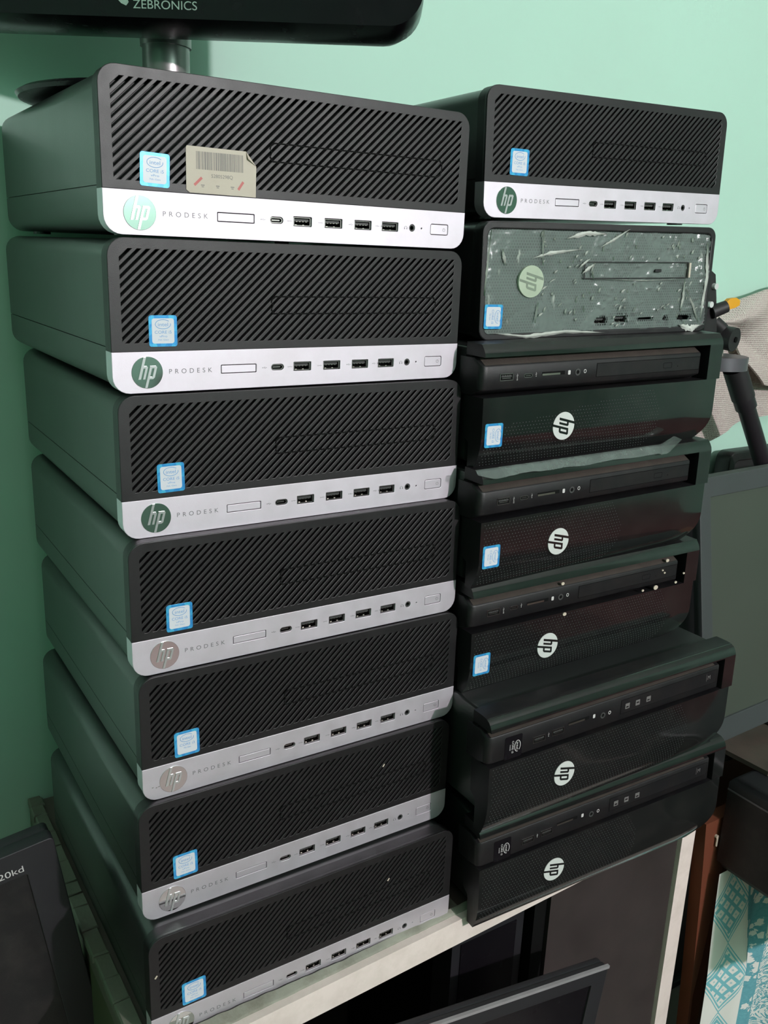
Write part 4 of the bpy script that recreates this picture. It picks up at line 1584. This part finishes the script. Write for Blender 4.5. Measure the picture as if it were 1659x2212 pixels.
# brown plank between cabinet and side table, its shape cut to the lit wedge
t = empty('wooden_plank', (640, -8, -750))
tag(t, 'red-brown wooden plank, cut to its lit wedge, between the white cabinet post and the printed cloth', 'plank')
mb = MB()
rows = [(690, 696, -748), (661, 665, -292), (656.5, 672, -235), (648, 681, -135), (643, 686, -85), (638, 691, -38)]
mb.loft([[(a, -16, z_), (b_, -16, z_), (b_, 0, z_), (a, 0, z_)] for a, b_, z_ in rows])
obj('board', mb.data('board', M['wood'], smooth=0, T=Matrix.Translation((-640, 8, 750))), t)
obj('nail', MB().tube((19, -11, 690), (19, -7, 690), 2.2).tube((19, -10.5, 678), (19, -10.5, 690), 1.2).data('nail', M['speck'], smooth=30), t)
t = obj('wood_block', MB().box(0, 22, 0, 25, 0, 655).data('wood_block', M['pale_wood'], smooth=0), None, (613, 2, -750))
tag(t, 'pale raw wood batten just behind the white cabinet post', 'batten')

# ------------------------------------------------------------------ tripod with phone clamp
t = empty('tripod', (925, 250, -750))
tag(t, 'black tripod with a phone clamp and orange-yellow knob behind the right stack', 'tripod')
TT = Matrix.Translation((-925, -250, 750))
tp = lambda n, mb_, m, par=None, lb=None: obj(n, mb_.data(n, m, smooth=40, T=TT), par or t, label=lb)
for top, bot in (((931, 248, 434), (1640, 170, -748)), ((878, 268, 436), (800, 326, -748)), ((866, 258, 436), (655, 326, -748))):
    top, bot = Vector(top), Vector(bot)
    d = (bot - top)
    e1 = top + d * .035
    e2 = top + d * .4
    lg = tp('leg', MB().tube(top, e1 + d * .012, 15, 15).tube(e1, e2, 12.5, 12.5).tube(e2, bot, 10, 10), M['tube'])
    tp('leg_clip', MB().tube(top, e1, 16.2, 16.2), M['rubber'], lg)
tp('shoulder', MB().tube((905, 257, 434), (905, 257, 452), 39, 39, 40), M['collar'], None, 'grey shoulder ring')
tp('center_column', MB().tube((896, 260, 452), (896, 260, 474), 13, 13), M['clear'], None, 'pale inner column')
tp('head_joint', MB().tube((893, 262, 479), (899, 231, 476), 16, 16, 32).tube((866, 262, 492), (893, 250, 482), 13, 12).tube((876, 250, 498), (884, 240, 488), 9, 9), M['rubber'])
tp('joint_bolt', MB().tube((900, 232, 476), (900.5, 229.5, 476), 4, 4, 6), M['void'])
tp('clamp_arm', MB().loft([[(840 + a, y_, 486 + b_) for a, y_, b_ in ((0, 236, 0), (26, 236, 0), (26, 258, 0), (0, 258, 0))],
                           [(838, 236, 530), (856, 236, 530), (856, 258, 530), (838, 258, 530)],
                           [(836, 236, 566), (848, 236, 560), (848, 258, 560), (836, 258, 566)]]), M['rubber'])
tp('knob', MB().tube((850, 236, 512), (868, 228, 520), 9, 8, 20), M['rubber'])
tp('lever', MB().loft([[Vector(c) + Vector((0, a_ * 3, b_ * s_)) for a_, b_ in ((-1, -1), (1, -1), (1, 1), (-1, 1))]
                       for c, s_ in (((864, 230, 520), 4), ((870, 228, 523), 7), ((880, 226, 525), 6.5), ((887, 225, 525), 3))]), M['yellow'], None, 'orange-yellow lever')
tp('rivet', MB().tube((847, 231, 545), (847, 236.5, 545), 4, 4, 14), M['shiny_dot'])
tp('rivet', MB().tube((842, 231, 522), (842, 236.5, 522), 4, 4, 14), M['shiny_dot'])

# black tray-like case behind the tripod
t = empty('black_case', (1030, 300, -750))
tag(t, 'black case with a rounded corner standing against the wall behind the grey monitor', 'case')
mb = MB()
plate(mb, [rrect(-8, 420, 0, 1045, 14, 8), rrect(8, 404, 14, 1030, 8, 5)], 0, 26, 2)
obj('rim', mb.data('rim', M['plastic'], smooth=40), t)
obj('inner_panel', MB().box(7, 405, 14, 22, 13, 1031).data('inner_panel', M['rubber'], smooth=0), t)

# ------------------------------------------------------------------ towel
mb = MB()
mb.uv = []


def sheet(top, bot, nu, nv, fold, thick, y_of):
    """top and bot: lists of (x, z); sheet between the two polylines, folded in depth"""
    def samp(pl, u):
        f = u * (len(pl) - 1)
        i = min(int(f), len(pl) - 2)
        k = f - i
        k = k * k * (3 - 2 * k) * .5 + k * .5
        return (pl[i][0] + (pl[i + 1][0] - pl[i][0]) * k, pl[i][1] + (pl[i + 1][1] - pl[i][1]) * k)
    vs, fs = [], []
    for side in (0, 1):
        for i in range(nu + 1):
            for j in range(nv + 1):
                u, v = i / nu, j / nv
                a, b_ = samp(top, u), samp(bot, u)
                x_, z_ = a[0] + (b_[0] - a[0]) * v, a[1] + (b_[1] - a[1]) * v
                y_ = y_of(u, v) + side * thick
                vs.append((x_, y_, z_))
                mb.uv.append((x_ / 100, z_ / 100))
    n_ = (nu + 1) * (nv + 1)
    for i in range(nu):
        for j in range(nv):
            a = i * (nv + 1) + j
            fs.append((a, a + 1, a + nv + 2, a + nv + 1))
            fs.append((n_ + a, n_ + a + nv + 1, n_ + a + nv + 2, n_ + a + 1))
    for i in range(nu):
        a = i * (nv + 1)
        fs.append((a, a + nv + 1, n_ + a + nv + 1, n_ + a))
        a += nv
        fs.append((a, n_ + a, n_ + a + nv + 1, a + nv + 1))
    for j in range(nv):
        fs.append((j, n_ + j, n_ + j + 1, j + 1))
        a = nu * (nv + 1) + j
        fs.append((a, a + 1, n_ + a + 1, n_ + a))
    mb.add(vs, fs)


# back layer, hanging lower
sheet([(935, 478), (990, 500), (1060, 520), (1150, 540), (1260, 560)], [(955, 300), (1030, 330), (1090, 342), (1180, 352), (1260, 360)], 40, 30, 0, 3,
      lambda u, v: 318 + 5 * math.sin(u * 14 + v * 2) * (.3 + v))
# front flap rolled over
sheet([(930, 497), (975, 522), (1030, 540), (1075, 548), (1160, 560), (1260, 566)], [(940, 492), (985, 478), (1008, 440), (1060, 400), (1160, 384), (1260, 392)], 50, 34, 0, 4,
      lambda u, v: 292 - 16 * math.sin(min(1, v * 1.3) * math.pi) * (.6 + .4 * u) + 7 * math.sin(u * 11 + v * 5))
tw = obj('towel', mb.data('towel', M['towel'], smooth=60))
tag(tw, 'cream waffle-weave towel hanging on the wall behind the tripod', 'towel')
hk = empty('wall_hook', (1200, 340, 566))
tag(hk, 'small metal hook on the wall holding the cream towel', 'hook')
obj('hook_plate', MB().box(-12, 12, -4, 0, -14, 20).data('hook_plate', M['port_metal'], smooth=0), hk)
obj('hook_arm', MB().tube((0, -4, 0), (0, -62, -4), 4).tube((0, -62, -4), (0, -66, 14), 4).data('hook_arm', M['port_metal']), hk)
